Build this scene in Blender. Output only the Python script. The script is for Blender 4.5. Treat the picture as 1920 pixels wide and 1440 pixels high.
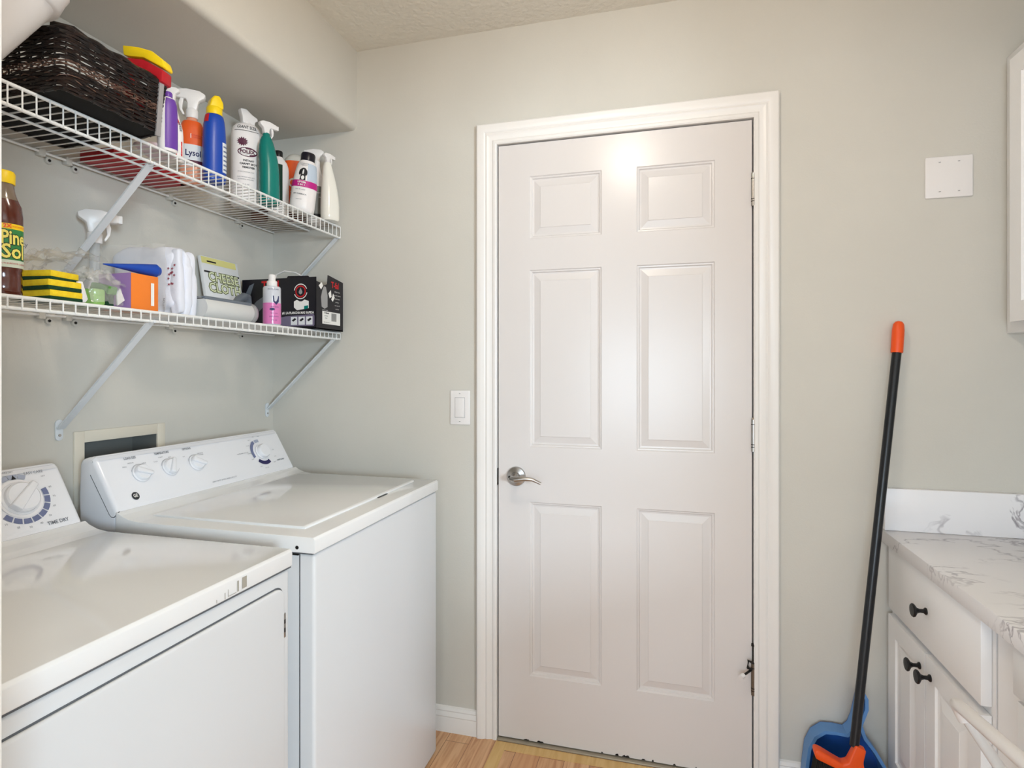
import bpy, bmesh, math, random
from mathutils import Vector, Matrix, noise
R = math.radians
random.seed(7)
for o in list(bpy.data.objects): bpy.data.objects.remove(o)
SC = bpy.context.scene
COL = SC.collection

# ------------------------------------------------------------------ camera, world, lights, exposure
EYE = 1.265
cam = bpy.data.objects.new('camera', bpy.data.cameras.new('camera')); COL.objects.link(cam)
cam.location = (0, 0, EYE); cam.rotation_euler = (R(90), 0, R(15.15))
cam.data.sensor_width = 36; cam.data.lens = 36 * 1089 / 1920; cam.data.shift_y = -25 / 1920
cam.data.clip_start = 0.02
SC.camera = cam
SC.view_settings.view_transform = 'Standard'; SC.view_settings.look = 'None'
SC.view_settings.gamma = 1; SC.view_settings.exposure = 0.08
SC.view_settings.use_curve_mapping = False
W = bpy.data.worlds.new('world'); SC.world = W; W.use_nodes = True
W.node_tree.nodes['Background'].inputs[0].default_value = (0.80, 0.90, 1.0, 1)
W.node_tree.nodes['Background'].inputs[1].default_value = 1.3

def area(name, loc, target, size, power, color, shape='DISK', size_y=None):
    l = bpy.data.lights.new(name, 'AREA'); l.shape = shape; l.size = size
    if size_y: l.size_y = size_y
    l.energy = power; l.color = color
    o = bpy.data.objects.new(name, l); COL.objects.link(o); o.location = loc
    d = Vector(target) - Vector(loc)
    o.rotation_euler = d.to_track_quat('-Z', 'Y').to_euler()
    return o
pl = bpy.data.lights.new('ceiling_light', 'POINT'); pl.energy = 12.3; pl.color = (1.0, 0.90, 0.785); pl.shadow_soft_size = .075
plo = bpy.data.objects.new('ceiling_light', pl); COL.objects.link(plo); plo.location = (-0.197, 0.80, 2.325)
area('side_fill_light', (3.00, -2.30, 1.45), (-1.2, 1.4, 1.1), 0.9, 168, (0.67, 0.85, 1.0), 'RECTANGLE', 0.8)  # added cool light to brighten the left wall; its side window is invented
area('hall_window_light', (-0.35, -2.35, 1.15), (0.3, 1.0, 0.8), 1.5, 45, (0.72, 0.87, 1.0), 'RECTANGLE', 1.0)

# ------------------------------------------------------------------ materials
def lin(c): return tuple((v / 255 / 12.92) if v / 255 <= .04045 else ((v / 255 + .055) / 1.055) ** 2.4 for v in c) + (1,)
def mat(name, rgb, rough=.5, metal=0, bump=None, coat=0, trans=0, alpha=1, spec=.5, var=None, ior=1.45):
    m = bpy.data.materials.new(name); m.use_nodes = True
    nt = m.node_tree; p = nt.nodes['Principled BSDF']
    p.inputs['Base Color'].default_value = lin(rgb); p.inputs['Roughness'].default_value = rough
    p.inputs['Metallic'].default_value = metal; p.inputs['Coat Weight'].default_value = coat
    p.inputs['Coat Roughness'].default_value = .08
    p.inputs['Transmission Weight'].default_value = trans; p.inputs['Alpha'].default_value = alpha
    p.inputs['Specular IOR Level'].default_value = spec; p.inputs['IOR'].default_value = ior
    tc = nt.nodes.new('ShaderNodeTexCoord')
    if bump:
        sc, st, dist = bump[:3]
        n = nt.nodes.new('ShaderNodeTexNoise'); n.inputs['Scale'].default_value = sc; n.inputs['Detail'].default_value = 3
        nt.links.new(tc.outputs['Object'], n.inputs['Vector'])
        b = nt.nodes.new('ShaderNodeBump'); b.inputs['Strength'].default_value = st; b.inputs['Distance'].default_value = dist
        nt.links.new(n.outputs['Fac'], b.inputs['Height']); nt.links.new(b.outputs['Normal'], p.inputs['Normal'])
    if var:
        rgb2, sc = var
        n = nt.nodes.new('ShaderNodeTexNoise'); n.inputs['Scale'].default_value = sc; n.inputs['Detail'].default_value = 5
        nt.links.new(tc.outputs['Object'], n.inputs['Vector'])
        cr = nt.nodes.new('ShaderNodeValToRGB'); cr.color_ramp.elements[0].position = .38; cr.color_ramp.elements[1].position = .62
        cr.color_ramp.elements[0].color = lin(rgb); cr.color_ramp.elements[1].color = lin(rgb2)
        nt.links.new(n.outputs['Fac'], cr.inputs['Fac']); nt.links.new(cr.outputs['Color'], p.inputs['Base Color'])
    return m
WALL = mat('wall_paint', (210, 206, 197), .62, bump=(190, .22, .0012), var=((207, 203, 194), 3))
CEIL = mat('ceiling_paint', (232, 228, 218), .8, bump=(48, .8, .006))
DOORP = mat('door_paint', (220, 214, 211), .25, bump=(60, .05, .001))
TRIMP = mat('trim_paint', (236, 232, 228), .32)
APPL = mat('appliance_enamel', (240, 240, 240), .10, coat=.5)
APPL2 = mat('appliance_cabinet', (222, 223, 225), .30, coat=.2)
APPL3 = mat('appliance_console', (236, 236, 240), .18, coat=.4)
SIDEP = mat('console_side', (214, 219, 226), .3, coat=.2)
SEAM = mat('seam_shadow', (96, 98, 102), .7)
CHROME = mat('satin_nickel', (176, 172, 168), .28, 1)
DARKM = mat('dark_metal', (52, 50, 48), .35, .8)
BRONZE = mat('hinge_bronze', (120, 110, 98), .4, .9)
BLACKP = mat('black_plastic', (16, 16, 18), .35)
BLACKG = mat('black_gap', (12, 11, 10), .9)
WIRE = mat('white_coated_wire', (236, 236, 234), .35, coat=.2)
BRKT = mat('white_bracket', (222, 226, 230), .4)
CLIP = mat('clip_plastic', (205, 203, 196), .4)
WHITEP = mat('white_plastic', (236, 232, 230), .32)
WHITEB = mat('white_bottle', (240, 234, 232), .36)
LBLW = mat('label_white', (226, 228, 230), .5)
INKB = mat('ink_black', (22, 20, 24), .6)
INKG = mat('ink_grey', (120, 122, 128), .6)
INKW = mat('ink_white', (238, 236, 232), .5)
INKR = mat('ink_red', (196, 26, 34), .5)
INKM = mat('ink_maroon', (84, 12, 50), .5)
BEIGE = mat('beige_plastic', (222, 214, 198), .4)
CABP = mat('cabinet_paint', (244, 243, 243), .35)
ORANGE = mat('orange_plastic', (236, 84, 22), .4)
ORANGEL = mat('orange_label', (232, 92, 30), .45)
YEL = mat('yellow_plastic', (246, 208, 20), .38)
RED = mat('red_plastic', (176, 18, 32), .4)
BLUE = mat('blue_plastic', (22, 70, 168), .3)
BLUED = mat('dustpan_blue', (30, 88, 172), .4)
BLUEL = mat('light_blue_plastic', (96, 146, 204), .4)
TEAL = mat('teal_plastic', (6, 122, 112), .25)
PURP = mat('purple_plastic', (104, 58, 158), .35)
LILAC = mat('lilac_card', (172, 134, 196), .5)
ORBOX = mat('orange_card', (240, 128, 40), .5)
MAG = mat('magenta_label', (190, 20, 128), .45)
GREYD = mat('grey_plastic', (104, 112, 122), .4)
GREYL = mat('light_grey_plastic', (208, 208, 206), .35)
SILV = mat('silver_plastic', (170, 170, 172), .3, .4)
CARDK = mat('black_printed_card', (24, 22, 30), .38)
CARDP = mat('purple_grey_print', (112, 104, 128), .45)
BROWNL = mat('amber_liquid', (84, 30, 14), .12, coat=.6)
BROWNC = mat('brown_clear_neck', (120, 104, 88), .12, coat=.6)
CLEARP = mat('clear_plastic', (232, 236, 240), .06, alpha=.22, coat=.6)
CLEARB = mat('clear_bottle', (206, 210, 212), .08, alpha=.45, coat=.6)
FILM = mat('crumpled_film', (228, 226, 222), .10, alpha=.26, coat=.8, bump=(60, .6, .004))
SPY = mat('sponge_yellow', (246, 214, 40), .85, bump=(260, .5, .002), var=((238, 200, 30), 90))
SPG = mat('scourer_green', (18, 62, 36), .95, bump=(400, .8, .002))
PADG = mat('pale_green_pad', (150, 196, 104), .8, bump=(200, .5, .002))
LEAFG = mat('green_packet', (84, 140, 62), .4)
COTTON = mat('cotton_wool', (232, 234, 244), .75, bump=(30, .5, .006))
WICK = mat('dark_wicker', (34, 20, 15), .42, var=((15, 10, 9), 60))
WICKL = mat('light_wicker', (112, 84, 70), .45, var=((60, 38, 30), 90))
RIBBON = mat('grey_ribbon', (150, 146, 146), .5)
PINKL = mat('pink_liquid', (216, 120, 180), .2, coat=.5)
PALEC = mat('pale_clear', (206, 208, 216), .2, coat=.5)
OXO = mat('brown_bottle', (92, 52, 34), .4)
GREENK = mat('dark_green_label', (18, 54, 40), .45)
GREYLAB = mat('grey_label', (122, 122, 116), .45)
LIQGRY = mat('grey_white_plastic', (206, 202, 192), .35)
PALEY = mat('pale_yellow_card', (222, 216, 140), .55)
NAVY = mat('navy_print', (40, 44, 92), .5)
SLATE = mat('slate_print', (118, 128, 156), .5)
PINKC = mat('pinkish_cloth', (222, 204, 212), .8, bump=(40, .5, .004))
TAN = mat('tan_card', (176, 150, 96), .7)

def nodemat(name):
    m = bpy.data.materials.new(name); m.use_nodes = True
    return m, m.node_tree, m.node_tree.nodes['Principled BSDF']
def marble():
    m, nt, p = nodemat('marble_laminate'); N = nt.nodes.new; L = nt.links.new
    tc = N('ShaderNodeTexCoord'); mp = N('ShaderNodeMapping'); L(tc.outputs['Object'], mp.inputs['Vector'])
    mp.inputs['Rotation'].default_value = (0.3, 0.5, R(35)); mp.inputs['Scale'].default_value = (1, 2.2, 1.5)
    n0 = N('ShaderNodeTexNoise'); n0.inputs['Scale'].default_value = 3; n0.inputs['Detail'].default_value = 4
    L(mp.outputs[0], n0.inputs['Vector'])
    mix = N('ShaderNodeVectorMath'); mix.operation = 'MULTIPLY_ADD'; mix.inputs[1].default_value = (.45, .45, .45)
    L(n0.outputs['Color'], mix.inputs[0]); L(mp.outputs[0], mix.inputs[2])
    n1 = N('ShaderNodeTexNoise'); n1.inputs['Scale'].default_value = 3.4; n1.inputs['Detail'].default_value = 5; n1.inputs['Roughness'].default_value = .55
    L(mix.outputs[0], n1.inputs['Vector'])
    s = N('ShaderNodeMath'); s.operation = 'SUBTRACT'; s.inputs[1].default_value = .5; L(n1.outputs['Fac'], s.inputs[0])
    a = N('ShaderNodeMath'); a.operation = 'ABSOLUTE'; L(s.outputs[0], a.inputs[0])
    cr = N('ShaderNodeValToRGB'); cr.color_ramp.elements[0].position = 0; cr.color_ramp.elements[0].color = (1, 1, 1, 1)
    cr.color_ramp.elements[1].position = .016; cr.color_ramp.elements[1].color = (0, 0, 0, 1); L(a.outputs[0], cr.inputs['Fac'])
    n2 = N('ShaderNodeTexNoise'); n2.inputs['Scale'].default_value = 5; L(tc.outputs['Object'], n2.inputs['Vector'])
    c2 = N('ShaderNodeValToRGB'); c2.color_ramp.elements[0].position = .46; c2.color_ramp.elements[1].position = .68; L(n2.outputs['Fac'], c2.inputs['Fac'])
    mu = N('ShaderNodeMath'); mu.operation = 'MULTIPLY'; L(cr.outputs['Color'], mu.inputs[0]); L(c2.outputs['Color'], mu.inputs[1])
    mx = N('ShaderNodeMix'); mx.data_type = 'RGBA'; mx.inputs['A'].default_value = lin((240, 238, 240)); mx.inputs['B'].default_value = lin((150, 145, 152))
    L(mu.outputs[0], mx.inputs['Factor']); L(mx.outputs['Result'], p.inputs['Base Color']); p.inputs['Roughness'].default_value = .28
    return m
MARBLE = marble()
def wood(name, c1, c2, c3, planks=True):
    m, nt, p = nodemat(name); N = nt.nodes.new; L = nt.links.new
    tc = N('ShaderNodeTexCoord'); sx = N('ShaderNodeSeparateXYZ'); L(tc.outputs['Object'], sx.inputs[0])
    cb = N('ShaderNodeCombineXYZ'); L(sx.outputs['Y'], cb.inputs['X']); L(sx.outputs['X'], cb.inputs['Y'])
    br = N('ShaderNodeTexBrick'); L(cb.outputs[0], br.inputs['Vector'])
    br.inputs['Scale'].default_value = 1; br.inputs['Brick Width'].default_value = .62; br.inputs['Row Height'].default_value = .082
    br.inputs['Mortar Size'].default_value = .0009 if planks else 0; br.offset = .37
    br.inputs['Color1'].default_value = lin(c1); br.inputs['Color2'].default_value = lin(c2); br.inputs['Mortar'].default_value = lin((92, 56, 34))
    mp = N('ShaderNodeMapping'); mp.inputs['Scale'].default_value = (38, 2.4, 1); L(tc.outputs['Object'], mp.inputs['Vector'])
    n = N('ShaderNodeTexNoise'); n.inputs['Scale'].default_value = 1.6; n.inputs['Detail'].default_value = 6; n.inputs['Distortion'].default_value = .8; L(mp.outputs[0], n.inputs['Vector'])
    cr = N('ShaderNodeValToRGB'); cr.color_ramp.elements[0].position = .42; cr.color_ramp.elements[1].position = .7; L(n.outputs['Fac'], cr.inputs['Fac'])
    mx = N('ShaderNodeMix'); mx.data_type = 'RGBA'; L(cr.outputs['Color'], mx.inputs['Factor'])
    L(br.outputs['Color'], mx.inputs['A']); mx.inputs['B'].default_value = lin(c3)
    L(mx.outputs['Result'], p.inputs['Base Color']); p.inputs['Roughness'].default_value = .32
    return m
FLOORM = wood('wood_planks', (228, 186, 142), (208, 156, 112), (186, 128, 88))
GOLDM = wood('golden_border', (222, 186, 124), (222, 186, 124), (206, 164, 98), False)

# ------------------------------------------------------------------ mesh builder
class B:
    def __init__(s): s.v = []; s.f = []
    def add(s, vs, fs):
        k = len(s.v); s.v += [tuple(v) for v in vs]; s.f += [[i + k for i in f] for f in fs]; return s
    def addbm(s, bm):
        bm.verts.index_update(); s.add([v.co[:] for v in bm.verts], [[v.index for v in f.verts] for f in bm.faces]); bm.free(); return s
    def box(s, x0, x1, y0, y1, z0, z1, bev=0, seg=2):
        bm = bmesh.new(); bmesh.ops.create_cube(bm, size=1)
        for v in bm.verts:
            v.co = Vector(((x0 + x1) / 2 + v.co.x * (x1 - x0), (y0 + y1) / 2 + v.co.y * (y1 - y0), (z0 + z1) / 2 + v.co.z * (z1 - z0)))
        if bev: bmesh.ops.bevel(bm, geom=list(bm.edges), offset=bev, segments=seg, affect='EDGES', profile=.5)
        return s.addbm(bm)
    def rings(s, rs, cap=True, closed=True):
        n = len(rs[0]); k = len(s.v)
        for r in rs: s.v += [tuple(p) for p in r]
        for i in range(len(rs) - 1):
            for j in range(n if closed else n - 1):
                a = k + i * n + j; b = k + i * n + (j + 1) % n
                s.f.append([a, b, b + n, a + n])
        if cap:
            s.f.append([k + j for j in range(n)][::-1]); s.f.append([k + (len(rs) - 1) * n + j for j in range(n)])
        return s
    def tube(s, pts, r, n=8, closed=False):
        pts = [Vector(p) for p in pts]; m = len(pts); rs = []; up = None
        for i, p in enumerate(pts):
            if closed: d = pts[(i + 1) % m] - pts[i - 1]
            else: d = pts[min(i + 1, m - 1)] - pts[max(i - 1, 0)]
            d.normalize()
            if up is None: up = Vector((0, 0, 1)) if abs(d.z) < .9 else Vector((1, 0, 0))
            a = d.cross(up).normalized(); b = a.cross(d).normalized(); up = b
            rr = r[i] if isinstance(r, (list, tuple)) else r
            rs.append([p + a * rr * math.cos(2 * math.pi * j / n) + b * rr * math.sin(2 * math.pi * j / n) for j in range(n)])
        if closed: rs.append(rs[0])
        return s.rings(rs, cap=not closed)
    def lathe(s, prof, n=24, c=(0, 0, 0)):
        rs = [[(c[0] + r * math.cos(2 * math.pi * j / n), c[1] + r * math.sin(2 * math.pi * j / n), c[2] + z) for j in range(n)] for r, z in prof]
        return s.rings(rs)
    def prism(s, poly, axis, a0, a1, bev=0, seg=2):
        def P(p, a):
            return {'x': (a, p[0], p[1]), 'y': (p[0], a, p[1]), 'z': (p[0], p[1], a)}[axis]
        bm = bmesh.new()
        A = [bm.verts.new(P(p, a0)) for p in poly]; C = [bm.verts.new(P(p, a1)) for p in poly]; n = len(poly)
        bm.faces.new(A); bm.faces.new(C[::-1])
        for i in range(n): bm.faces.new([A[i], C[i], C[(i + 1) % n], A[(i + 1) % n]])
        bmesh.ops.recalc_face_normals(bm, faces=bm.faces)
        if bev: bmesh.ops.bevel(bm, geom=list(bm.edges), offset=bev, segments=seg, affect='EDGES', profile=.5)
        return s.addbm(bm)
    def blob(s, c, r, e=1.0, n=24, m=14, amp=0, fr=8, seed=0):
        def sp(v): return math.copysign(abs(v) ** e, v)
        rs = []
        for i in range(m + 1):
            ph = -math.pi / 2 + math.pi * (i + .02) / (m + .04); ring = []
            for j in range(n):
                th = 2 * math.pi * j / n
                p = Vector((r[0] * sp(math.cos(ph)) * sp(math.cos(th)), r[1] * sp(math.cos(ph)) * sp(math.sin(th)), r[2] * sp(math.sin(ph))))
                if amp: p *= 1 + amp * noise.noise(p * fr + Vector((seed, 3, 1)))
                ring.append(p + Vector(c))
            rs.append(ring)
        return s.rings(rs)
    def xf(s, M):
        s.v = [tuple(M @ Vector(v)) for v in s.v]; return s
    def build(s, name, m, parent=None, smooth=35):
        me = bpy.data.meshes.new(name); me.from_pydata(s.v, [], s.f); me.validate()
        bm = bmesh.new(); bm.from_mesh(me); bmesh.ops.recalc_face_normals(bm, faces=bm.faces); bm.to_mesh(me); bm.free()
        me.materials.append(m)
        if smooth:
            me.polygons.foreach_set('use_smooth', [True] * len(me.polygons)); me.set_sharp_from_angle(angle=R(smooth))
        o = bpy.data.objects.new(name, me); COL.objects.link(o)
        if parent: o.parent = parent
        return o
def tag(o, label=None, cat=None, group=None, kind=None):
    if label: o['label'] = label
    if cat: o['category'] = cat
    if group: o['group'] = group
    if kind: o['kind'] = kind
    return o
def thing(name, label, cat, loc=(0, 0, 0), rot=(0, 0, 0), group=None):
    o = bpy.data.objects.new(name, None); o.empty_display_size = .02; COL.objects.link(o); o.location = loc; o.rotation_euler = rot
    return tag(o, label, cat, group)
def struct(name, b, m, parent=None, smooth=35):
    o = b.build(name, m, parent, smooth)
    if not parent: o['kind'] = 'structure'
    return o

def text2d(s, size, sx=1.0, align='CENTER', bold=0):
    cu = bpy.data.curves.new('t', 'FONT'); cu.body = s; cu.size = size; cu.align_x = align; cu.align_y = 'CENTER'
    cu.resolution_u = 2; cu.offset = bold
    o = bpy.data.objects.new('t', cu); COL.objects.link(o)
    dg = bpy.context.evaluated_depsgraph_get(); dg.update()
    me = bpy.data.meshes.new_from_object(o.evaluated_get(dg))
    vs = [(v.co.x * sx, v.co.y) for v in me.vertices]; fs = [list(p.vertices) for p in me.polygons]
    bpy.data.objects.remove(o); bpy.data.curves.remove(cu); bpy.data.meshes.remove(me)
    return vs, fs
def letter(name, items, fn, m, parent):
    """items: (string, size, a, b[, sx, bold, align]); fn(a,b)->3D point on the surface"""
    b = B()
    for it in items:
        s, size, a, c = it[:4]; sx = it[4] if len(it) > 4 else 1; bd = it[5] if len(it) > 5 else 0
        al = it[6] if len(it) > 6 else 'CENTER'
        vs, fs = text2d(s, size, sx, al, bd)
        b.add([fn(a + x, c + y) for x, y in vs], fs)
    return b.build(name, m, parent, smooth=0)
def flat(name, polys, fn, m, parent, name_smooth=0):
    b = B()
    for poly in polys: b.add([fn(*p) for p in poly], [list(range(len(poly)))])
    return b.build(name, m, parent, smooth=0)
def rectp(a0, a1, b0, b1): return [(a0, b0), (a1, b0), (a1, b1), (a0, b1)]
def ellp(a, b, ra, rb, n=28, t0=0, t1=360): return [(a + ra * math.cos(R(t0 + (t1 - t0) * i / n)), b + rb * math.sin(R(t0 + (t1 - t0) * i / n))) for i in range(n if t1 - t0 == 360 else n + 1)]

# ------------------------------------------------------------------ the room
XL, XR, YB, YF, ZC = -1.4725, 1.235, 1.916, 0.30, 2.44
SX, SZ = -1.110, 2.150               # soffit
b = B(); b.box(XL - .1, -.586, YB, YB + .12, 0, ZC); b.box(.264, XR + .1, YB, YB + .12, 0, ZC); b.box(-.586, .264, YB, YB + .12, 2.052, ZC)
b.box(-.70, .40, YB + .14, YB + .18, 0, 2.2)  # unseen panel behind the door, added to stop light leaking through
struct('wall_back', b, WALL)
# left wall with the recess of the outlet box
OY0, OY1, OZ0, OZ1 = 1.165, 1.392, .86, 1.082
b = B(); b.box(XL - .12, XL, -2.6, OY0, 0, ZC); b.box(XL - .12, XL, OY1, YB, 0, ZC); b.box(XL - .12, XL, OY0, OY1, 0, OZ0); b.box(XL - .12, XL, OY0, OY1, OZ1, ZC)
struct('wall_left', b, WALL)
struct('wall_right', B().box(XR, XR + .1, YF - .12, YB, 0, ZC), WALL)
struct('wall_side', B().box(3.6, 3.7, -2.6, YF, 0, ZC).box(XR + .1, 3.7, YF - .12, YF, 0, ZC), WALL)
b = B(); b.box(XL, -.490, YF - .12, YF - .002, 0, ZC); b.box(-.490, XR, YF - .12, YF - .002, 1.98, ZC)  # unseen header, lowered to block the side light from the soffit
struct('wall_front', b, WALL)
b = B(); b.box(XL, -.9, -2.6, -2.5, 0, ZC); b.box(1.1, 3.6, -2.6, -2.5, 0, ZC); b.box(-.9, 1.1, -2.6, -2.5, 0, .7); b.box(-.9, 1.1, -2.6, -2.5, 2.2, ZC)
struct('wall_hall', b, WALL)
struct('ceiling', B().box(XL - .1, 3.7, -2.6, YB + .12, ZC, ZC + .1), CEIL)
struct('floor', B().box(XL - .1, 3.7, -2.6, YB + .2, -.08, 0), FLOORM)
# soffit above the shelves, bullnose lower edge
rr = .022; prof = [(XL, SZ), (SX - rr, SZ)] + [(SX - rr + rr * math.sin(R(a)), SZ + rr - rr * math.cos(R(a))) for a in range(15, 91, 15)] + [(SX, ZC), (XL, ZC)]
struct('trim_1', B().prism(prof, 'y', YF, YB), WALL, smooth=50)['label'] = 'painted soffit above the wire shelves'
# doorway casing at the near left edge of the picture
struct('trim_2', B().box(-.489, -.4738, YF - .135, YF + .0, 0, 2.1, .004).box(-.545, -.4738, YF - .0015, YF + .016, 0, 2.44, .004), TRIMP)
# caulk beads in the corners
# door casing: mitred moulding
cp = [(0, 0), (0, .010), (.004, .0125), (.012, .0125), (.016, .0095), (.022, .0105), (.034, .0145), (.040, .0125), (.046, .0165), (.058, .019), (.067, .019), (.071, .016), (.071, 0)]
def casing(xi0, xi1, zt):
    b = B(); rs = []
    stations = [(xi0, 0, -1, 0), (xi0, zt, -1, 1), (xi1, zt, 1, 1), (xi1, 0, 1, 0)]
    for x, z, dx, dz in stations: rs.append([(x + dx * w, YB - h, z + dz * w) for w, h in cp])
    return b.rings(rs, closed=True)
struct('trim_3', casing(-.5705, .2495, 2.040), TRIMP, smooth=25)
# jambs
b = B(); b.box(-.585, -.5705, YB - .001, YB + .12, 0, 2.052); b.box(.2495, .264, YB - .001, YB + .12, 0, 2.052); b.box(-.585, .264, YB - .001, YB + .12, 2.040, 2.0525)
b.box(-.5705, -.556, YB + .042, YB + .09, 0, 2.04); b.box(.235, .2495, YB + .042, YB + .09, 0, 2.04); b.box(-.5705, .2495, YB + .042, YB + .09, 2.026, 2.04)
struct('trim_4', b, TRIMP)
# baseboards
bbp = [(0, 0), (.014, 0), (.014, .045), (.0125, .052), (.0145, .056), (.011, .066), (.009, .070), (.0105, .074), (.006, .083), (0, .086)]
def baseb(name, x0, x1): struct(name, B().prism([(YB - d, z) for d, z in bbp], 'x', x0, x1), TRIMP)
baseb('baseboard_back', XL, -.642); baseb('baseboard_right', .321, .62)
# threshold and border strips of the floor
b = B(); b.box(-.5705, .2495, YB - .012, YB + .04, 0, .006, .002)
struct('trim_5', b, mat('threshold_metal', (168, 158, 140), .45, .4))
b = B(); b.prism([(-.5705, 1.902), (.30, 1.902), (.26, 1.862), (-.53, 1.862)], 'z', 0, .0012); b.prism([(-.5705, 1.902), (-.53, 1.862), (-.53, .4), (-.5705, .4)], 'z', 0, .0012)
struct('trim_6', b, GOLDM)

# ------------------------------------------------------------------ six-panel door
def board(xs, zs, panels, rings, thick, fn):
    """grid board; panels: set of (i,j) cells that are sunk with nested rings (inset, depth). fn(a,b,d)->3D, d into the board"""
    b = B()
    for i in range(len(xs) - 1):
        for j in range(len(zs) - 1):
            x0, x1, z0, z1 = xs[i], xs[i + 1], zs[j], zs[j + 1]
            if (i, j) in panels:
                rs = [[fn(x0 + t, z0 + t, d), fn(x1 - t, z0 + t, d), fn(x1 - t, z1 - t, d), fn(x0 + t, z1 - t, d)] for t, d in rings]
                k = len(b.v)
                for r in rs: b.v += [tuple(p) for p in r]
                for q in range(len(rs) - 1):
                    for e in range(4): b.f.append([k + q * 4 + e, k + q * 4 + (e + 1) % 4, k + q * 4 + 4 + (e + 1) % 4, k + q * 4 + 4 + e])
                e = k + (len(rs) - 1) * 4; b.f.append([e, e + 1, e + 2, e + 3])
            else: b.add([fn(x0, z0, 0), fn(x1, z0, 0), fn(x1, z1, 0), fn(x0, z1, 0)], [[0, 1, 2, 3]])
    X0, X1, Z0, Z1 = xs[0], xs[-1], zs[0], zs[-1]
    c = [(X0, Z0), (X1, Z0), (X1, Z1), (X0, Z1)]
    for e in range(4):
        p, q = c[e], c[(e + 1) % 4]
        b.add([fn(*p, 0), fn(*q, 0), fn(*q, thick), fn(*p, thick)], [[0, 1, 2, 3]])
    b.add([fn(*p, thick) for p in c], [[0, 1, 2, 3]])
    return b
def boardobj(name, b, m, parent=None):
    me = bpy.data.meshes.new(name); me.from_pydata(b.v, [], b.f)
    bm = bmesh.new(); bm.from_mesh(me); bmesh.ops.remove_doubles(bm, verts=bm.verts, dist=1e-5); bmesh.ops.recalc_face_normals(bm, faces=bm.faces); bm.to_mesh(me); bm.free()
    me.materials.append(m); o = bpy.data.objects.new(name, me); COL.objects.link(o)
    if parent: o.parent = parent
    return o
DX0, DX1 = -.5665, .2455
xs = [DX0, DX0 + .109, DX0 + .352, DX0 + .4645, DX0 + .704, DX1]
zs = [.010, .230, .820, 1.006, 1.606, 1.712, 1.924, 2.036]
drings = [(0, 0), (.003, .0035), (.007, .004), (.010, .0085), (.015, .009), (.036, .0035), (.0375, .002)]
door = thing('door_1', None, None, (0, 0, 0)); door['kind'] = 'structure'
boardobj('door_slab', board(xs, zs, {(i, j) for i in (1, 3) for j in (1, 3, 5)}, drings, .035, lambda a, c, d: (a, YB + .001 + d, c)), DOORP, door)
DY = YB + .001
# hinges
def hinge(zc, x=.2485, m=CHROME, rings_=((.35, .003), (-.28, .003), (-.36, .003)), r=.0062, h=.098):
    o = B().tube([(x, DY - .006, zc - h / 2), (x, DY - .006, zc + h / 2)], r, 16).box(x - .006, x + .001, DY - .004, DY + .03, zc - h / 2 + .004, zc + h / 2 - .004).build('hinge', m, door)
    bb = B()
    for k, w in rings_: bb.tube([(x, DY - .006, zc + k * h - .0012), (x, DY - .006, zc + k * h + .0012)], r + .0004, 16)
    bb.build('knuckle_ring', DARKM, o)
    B().lathe([(0.0005, 0), (.005, .0), (.006, .003), (.004, .006), (.0005, .007)], 14, (x, DY - .006, zc + h / 2)).build('pin_head', m, o)
    return o
hinge(1.819); hinge(1.066); h3 = hinge(.320, m=BRONZE)
B().tube([(.2485, DY - .006, .366), (.2485, DY - .006, .425)], .0028, 8).tube([(.2485, DY - .006, .421), (.2485, DY - .006, .428)], .006, 12).tube([(.2485, DY - .009, .37), (.232, DY - .022, .382), (.231, DY - .022, .36), (.243, DY - .012, .352)], .004, 8).build('hinge_pin_stop', DARKM, h3)
B().tube([(.243, DY - .010, .350), (.216, DY - .035, .341)], .0035, 10).build('stop_rod', DARKM, h3)
B().tube([(.218, DY - .033, .3415), (.209, DY - .042, .338)], .0075, 12).build('rubber_tip', WHITEP, h3)
# lever lock
lx, lz = -.5035, .905
o = B().lathe([(.0005, 0), (.033, 0), (.033, .004), (.031, .008), (.016, .012), (.013, .02), (.0005, .02)], 36).xf(Matrix.Translation((lx, DY, lz)) @ Matrix.Rotation(R(90), 4, 'X')).build('door_handle', CHROME, door)
B().tube([(lx, DY - .018, lz), (lx, DY - .052, lz), (lx + .012, DY - .062, lz), (lx + .045, DY - .062, lz + .004), (lx + .07, DY - .060, lz + .002), (lx + .098, DY - .058, lz - .010)], [.012, .011, .0105, .0075, .006, .0045], 14).build('lever', CHROME, o)
bb = B()
for dx in (-.022, .021): bb.tube([(lx + dx, DY - .006, lz - .002), (lx + dx, DY - .0120, lz - .002)], .0042, 12)
bb.build('screw', DARKM, o)
B().box(-.5735, -.5685, YB - .0045, YB + .03, .872, .930, .002).build('strike_plate', DARKM, door)
random.seed(3)
bb = B()
for k in range(16):
    x = random.choice([random.uniform(-.55, -.42), random.uniform(-.22, -.10), random.uniform(-.1, .2)]); w = random.uniform(.004, .016)
    bb.prism([(x, .0105), (x + w, .0105), (x + w * .7, .0125 + random.random() * .005), (x + w * .25, .0125 + random.random() * .003)], 'y', DY - .0006, DY + .001)
bb.build('paint_chip', DARKM, door)

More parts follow.
